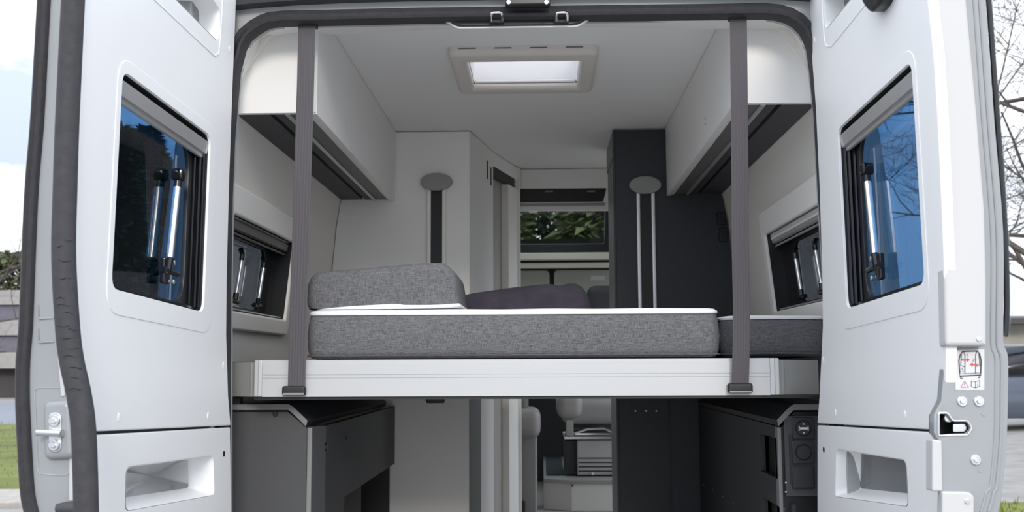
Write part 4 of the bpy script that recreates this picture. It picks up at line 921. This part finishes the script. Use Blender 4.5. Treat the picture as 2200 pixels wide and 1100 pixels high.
# van underside and roof skin so that the body stands closed on the ground
mb = MB(); mb.box(-.98, .98, .06, 4.5, .45, FLOOR-.065, .05); vb = obj('van_underbody', mb, 'van_grey'); tag(vb, 'painted lower body of the van below the floor', 'van body', kind='structure')
for sx in (-1, 1):
    bp = [(.50, .985), (1.0, 1.0), (1.5, .995), (1.9, .975), (2.2, .945), (2.45, .905), (2.6, .84), (2.70, .70)]
    for y0_, y1_, zz in ((.02, .12, None), (.12, 1.05, (1.70, 2.12)), (1.05, 2.85, None), (2.85, 3.55, (1.5, 2.05)), (3.55, 4.45, None)):
        zs_ = sorted(set([z for z, x in bp] + list(zz or ())))
        mb = MB()
        if sx > 0 and y0_ in (1.05, 2.85): y1_ = 2.2 if y0_ == 1.05 else y1_; zz = zz if y0_ == 1.05 else (.7, 2.3); zs_ = sorted(set(zs_ + [.7, 2.3]))
        for a, b in zip(zs_, zs_[1:]):
            if zz and zz[0] <= (a+b)/2 <= zz[1]: continue
            xa, xb = interp(bp, a), interp(bp, b)
            q = [(sx*xa, y0_, a), (sx*xa, y1_, a), (sx*xb, y1_, b), (sx*xb, y0_, b)]; mb.add(q+[(p[0]-sx*.012, p[1], p[2]) for p in q], [[0, 1, 2, 3], [7, 6, 5, 4], [0, 4, 5, 1], [3, 2, 6, 7], [0, 3, 7, 4], [1, 5, 6, 2]])
        obj('side_skin', mb, 'van_paint', vb, 30)
for i, (sx, yy) in enumerate(((-1, 1.0), (1, 1.0), (-1, 3.9), (1, 3.9))):
    wh = MB().tube([Vector((sx*.72, yy, .36)), Vector((sx*.74, yy, .36)), Vector((sx*.93, yy, .36)), Vector((sx*.95, yy, .36))], [.33, .36, .36, .33], 28); obj('wheel', wh, 'tyre', vb)

def lawn(name, label, x0, x1, y0, y1, m_, h=.06, nb=3000):
    root = thing(name, ((x0+x1)/2, (y0+y1)/2, 0), label, 'grass', kind='stuff')
    k = 24; g = MB(); gp = [[Vector((lin(x0, x1, i/k), lin(y0, y1, j/k), gz(lin(x0, x1, i/k), lin(y0, y1, j/k))+(h if 0 < i < k and 0 < j < k else -.02))) for i in range(k+1)] for j in range(k+1)]
    g.rings(gp, cap=False, closed=False); obj('turf', g, m_, root)
    mb = MB()
    for k in range(nb):
        x, y = random.uniform(x0+.05, x1-.05), random.uniform(y0+.05, y1-.05); a = random.uniform(0, 6.28); l = random.uniform(.03, .08); wv = .012
        p = Vector((x, y, gz(x, y)+h-.004)); s_ = Vector((math.cos(a), math.sin(a), 0))*wv
        mb.add([p-s_, p+s_, p+Vector((random.uniform(-.03, .03), random.uniform(-.03, .03), l))], [[0, 1, 2]])
    obj('blades', mb, 'blade', root, smooth=0, recalc=False)['kind'] = 'stuff'
def PG(px, py, z=0): d = ray(px, py); return CAM + d*((z-CAM.z)/d.z)
yk0, yk1 = PG(20, 1092).y, PG(20, 1062).y; yg1 = PG(20, 912).y
kb = tag(obj('kerb', MB().box(-30, -3.2, yk0, yk1-.02, -.05, .07, .02), 'kerb'), 'pale stone kerb along the near edge of the lawn at far left', 'kerb')
lawn('lawn', 'strip of yellow-green lawn behind the kerb at the far left', -30, -3.2, yk1, yg1, 'grass', .05, 4000)
a = PG(2180, 1085, .30); b = PG(2180, 1035, .30)
lawn('grass_patch', 'rough grass patch on the yard in front of the parked car', a.x-1.2, a.x+4, a.y, b.y, 'grass', .02, 1500)
road = tag(obj('road', MB().box(-60, -3.5, yg1+.05, 46, -.03, .012), 'road'), 'blue-grey street behind the lawn at far left', 'road', kind='structure')
# banded wall / carport across the street
cp = thing('banded_building', (-27, 52, 0), 'low pale building with dark horizontal bands across the street at far left', 'building')
Db = 54.7
def zat(y): return P(20, y, Db).z
bands = [(623, 655, 'concrete'), (655, 687, 'band_dark'), (687, 721, 'concrete'), (721, 756, 'band_dark'), (756, 792, 'concrete')]
for ya_, yb_, m_ in bands:
    dd = 0 if m_ == 'concrete' else .25
    obj('wall_band', MB().box(-42, -22, 52+dd, 58, zat(yb_)+.01, zat(ya_)-.01, .03), m_, cp)
obj('dark_plinth', MB().box(-41.5, -22.5, 53, 57.5, .0, zat(792)), 'roof_dark', cp)
for x in (-41, -36, -31.6, -27.5, -23): obj('pillar', MB().box(x-.2, x+.2, 52.2, 52.6, 0, zat(792), .02), 'concrete', cp)

def bare_tree(name, label, base, h, seed, spread, levels, r0, target=None):
    rr = random.Random(seed); root = thing(name, base, label, 'tree', 'bare trees')
    tr = MB(); brs = MB(); base = Vector(base)
    def grow(p, d, l, r, lv, mb):
        pts = [p]; rs = [r]; n = 5 if lv < 2 else 4; dd = d.copy()
        for k in range(n):
            dd = (dd + Vector((rr.uniform(-1, 1), rr.uniform(-1, 1), rr.uniform(-.6, .8)))*(.10+.05*lv)).normalized()
            pts.append(pts[-1] + dd*(l/n)); rs.append(r*(1-.62*(k+1)/n))
        mb.tube(pts, rs, 6 if lv < 2 else 4, cap=False)
        if lv >= levels: return
        nb = 7 if lv == 0 else (5 if lv < 3 else 4)
        for k in range(nb):
            t_ = rr.uniform(.3, 1) if lv else lin(.35, 1.0, k/(nb-1)); i = min(n-1, int(t_*n)); q = pts[i].lerp(pts[i+1], t_*n-i)
            ax = Vector((rr.uniform(-1, 1), rr.uniform(-1, 1), rr.uniform(-.25, .6))).normalized()
            nd = (dd*(.55 if lv else .35) + ax*spread).normalized()
            grow(q, nd, l*rr.uniform(.5, .72), max(.004, rs[i]*.55), lv+1, brs)
    grow(base, Vector((0, 0, 1)), h*.55, r0, 0, tr)
    obj('trunk', tr, 'bark', root, recalc=False); obj('branches', brs, 'bark', root, recalc=False)['kind'] = 'stuff'
bare_tree('bare_tree', 'large leafless tree spreading branches over the parked car at right', (7.5, 10.5, gz(7.5, 10.5)), 9.2, 3, .95, 5, .13)
bare_tree('bare_tree', 'small distant leafless tree above the hedge at far left', (-22.2, 38, 0), 9, 11, .9, 4, .14)
bare_tree('bare_tree', 'second leafless tree farther back at the right edge', (11.7, 21, .36), 9, 23, .9, 4, .2)

def conifer(name, label, base, h, rad, seed, n, m_, group, shape='cone', leaf=.28):
    rr = random.Random(seed); root = thing(name, base, label, 'tree', group); b = Vector(base)
    obj('trunk', MB().tube([b, b+Vector((0, 0, h*.5)), b+Vector((0, 0, h*.93))], [rad*.09, rad*.06, .02], 8), 'bark', root)
    mb = MB()
    for k in range(n):
        t_ = rr.random()**.8
        rm = rad*((1-t_)**.75+.05) if shape == 'cone' else rad*math.sqrt(max(.05, 1-(2*t_-1)**2))*(.75+.25*math.sin(k*.7))
        a = rr.uniform(0, 6.283); r_ = rm*math.sqrt(rr.uniform(.25, 1)); z = h*(.06+.94*t_) - (.12*r_ if shape == 'cone' else 0)
        p = b + Vector((math.cos(a)*r_, math.sin(a)*r_, z)); l = leaf*rr.uniform(.6, 1.3)
        d1 = Vector((math.cos(a), math.sin(a), rr.uniform(-.7, .4))).normalized(); d2 = d1.cross(Vector((rr.uniform(-1, 1), rr.uniform(-1, 1), 1))).normalized()
        mb.add([p-d2*l*.35, p+d2*l*.35, p+d1*l], [[0, 1, 2]])
    obj('foliage', mb, m_, root, smooth=0, recalc=False)['kind'] = 'stuff'
# hedge of conifers above the banded building, tall firs seen through the left door window, wood ahead of the van
q = P(20, 785, 67); conifer('evergreen', 'rounded evergreen tree behind the banded building at far left', (q.x, q.y, 0), 9.0, 3.6, 41, 7000, 'needle_soft', None, 'round', .5)
for i, (px, D_, h, rad, lab) in enumerate(((238, 20, 6.2, .9, 'short fir nearest the lawn, seen at the left of the left door window'), (300, 26, 7.6, 1.5, 'tall dark fir seen through the middle of the left door window'), (375, 33, 8.2, 1.8, 'dark fir farther back behind the left door window'))):
    q = P(px, 785, D_); conifer('fir_tree', lab, (q.x, q.y, .055 if q.y < yg1 else .02), h, rad, 60+i, 9000, 'needle', 'firs beyond the left door', 'cone', .30)
for i, (x, y, h, rad, m_, lab) in enumerate(((-1.3, 19, 6.6, 1.15, 'needle_soft', 'left bushy tree ahead of the van seen through the roof window'), (.1, 24, 7.6, 1.8, 'needle', 'middle dark tree ahead of the van seen through the roof window'), (1.35, 18, 6.3, 1.1, 'needle_soft', 'right bushy tree ahead of the van seen through the roof window'))):
    conifer('bushy_tree', lab, (x, y, gz(x, y)), h, rad, 80+i, 14000, m_, 'trees ahead of the van', 'round', .26)

# house at the right
hz = .36; hx = P(2185, 700, 38).x
hs_ = thing('house', (hx+5, 37, hz), 'pale house with dark overhanging roof behind the parked car at right', 'house')
ze_ = P(2185, 694, 38).z
obj('wall', MB().box(hx-2.2, hx+10, 35.6, 42, hz-.1, ze_), 'house_wall', hs_)
rf = MB(); rf.add([(hx-3, 34.6, ze_-.05), (hx+11, 34.6, ze_-.05), (hx+11, 43, ze_-.05), (hx-3, 43, ze_-.05), (hx-3, 34.6, ze_+.15), (hx+11, 34.6, ze_+.15), (hx+11, 43, ze_+.15), (hx-3, 43, ze_+.15), (hx-1, 38.8, ze_+.42), (hx+10, 38.8, ze_+.42)],
    [[0, 1, 2, 3], [0, 4, 5, 1], [2, 6, 7, 3], [1, 5, 9, 6, 2], [0, 3, 7, 8, 4], [4, 8, 9, 5], [6, 9, 8, 7]]); obj('roof', rf, 'roof_dark', hs_, smooth=0)
for k in range(3):
    x = hx-.6+k*3.2; wdw = obj('window', MB().box(x, x+1.3, 35.55, 35.62, hz+.9, hz+1.9, .02), 'cab_white', hs_); obj('pane', MB().box(x+.08, x+1.22, 35.53, 35.56, hz+.98, hz+1.82), 'black_gloss', wdw)

# parked car, side on, nose to the left
cq = P(2150, 785, 20.5); cx, cy, cz = cq.x-1.55, cq.y, gz(cq.x, cq.y)
car = thing('parked_car', (cx+2.1, cy+.9, cz), 'blue-grey parked car partly hidden behind the right door', 'car')
L_, W_ = 4.4, 1.8
def carloft(secs, m_, nm, par=car, sm=50):
    rings = []
    for x, hw, z0_, z1_, tum in secs:
        c = [(-hw*.96, z0_), (-hw, z0_+.12), (-hw*1.0, lin(z0_, z1_, .55)), (-hw*tum, z1_-.05), (-hw*tum*.85, z1_), (hw*tum*.85, z1_), (hw*tum, z1_-.05), (hw, lin(z0_, z1_, .55)), (hw, z0_+.12), (hw*.96, z0_)]
        rings.append([Vector((cx+x, cy+.9+q[0], cz+q[1])) for q in c])
    return obj(nm, MB().rings(rings), m_, par, sm)
carloft([(0, .55, .32, .70, .9), (.06, .72, .25, .78, .93), (.3, .85, .22, .86, .94), (1.1, .90, .20, .98, .95), (1.5, .90, .20, 1.02, .95), (3.6, .90, .20, 1.06, .95), (4.15, .86, .22, 1.04, .94), (4.36, .75, .28, .95, .93), (4.4, .6, .35, .8, .9)], 'car_paint', 'body')
carloft([(1.0, .74, .97, .99, .95), (1.75, .74, .98, 1.44, .86), (2.3, .74, .98, 1.53, .85), (3.2, .74, .98, 1.52, .85), (3.9, .73, .98, 1.32, .86), (4.25, .72, .98, 1.02, .95)], 'black_gloss', 'glasshouse')
carloft([(1.72, .64, 1.425, 1.455, .98), (2.3, .66, 1.5, 1.55, .97), (3.2, .66, 1.49, 1.54, .97), (3.85, .64, 1.33, 1.36, .98)], 'car_paint', 'roof')
for x in (1.75, 2.75, 3.7):
    obj('window_pillar', MB().tube([Vector((cx+x-(.55 if x < 2 else -.02), cy+.9-.80, cz+1.0)), Vector((cx+x+(.02 if x < 3 else -.05), cy+.9-.655, cz+1.45 if x < 3.5 else cz+1.36))], .03, 6), 'car_paint', car)
for x in (.85, 3.5):
    for s in (-1, 1):
        yy = cy+.9+s*.80
        wl_ = obj('wheel', MB().tube([Vector((cx+x, yy-.1, cz+.31)), Vector((cx+x, yy-.085, cz+.31)), Vector((cx+x, yy+.085, cz+.31)), Vector((cx+x, yy+.1, cz+.31))], [.27, .31, .31, .27], 24), 'tyre', car)
        obj('rim', MB().disc(Vector((cx+x, yy+s*.095, cz+.31)), (0, s, 0), .19, .02, 18), 'steel', wl_)
for s in (-1, 1):
    obj('headlight', MB().rbox((.25, .28, .14), .04, 2, Matrix.Translation((cx+.16, cy+.9+s*.62, cz+.68))), 'chrome', car)
    obj('tail_light', MB().rbox((.15, .2, .2), .04, 2, Matrix.Translation((cx+4.32, cy+.9+s*.66, cz+.82))), 'red', car)
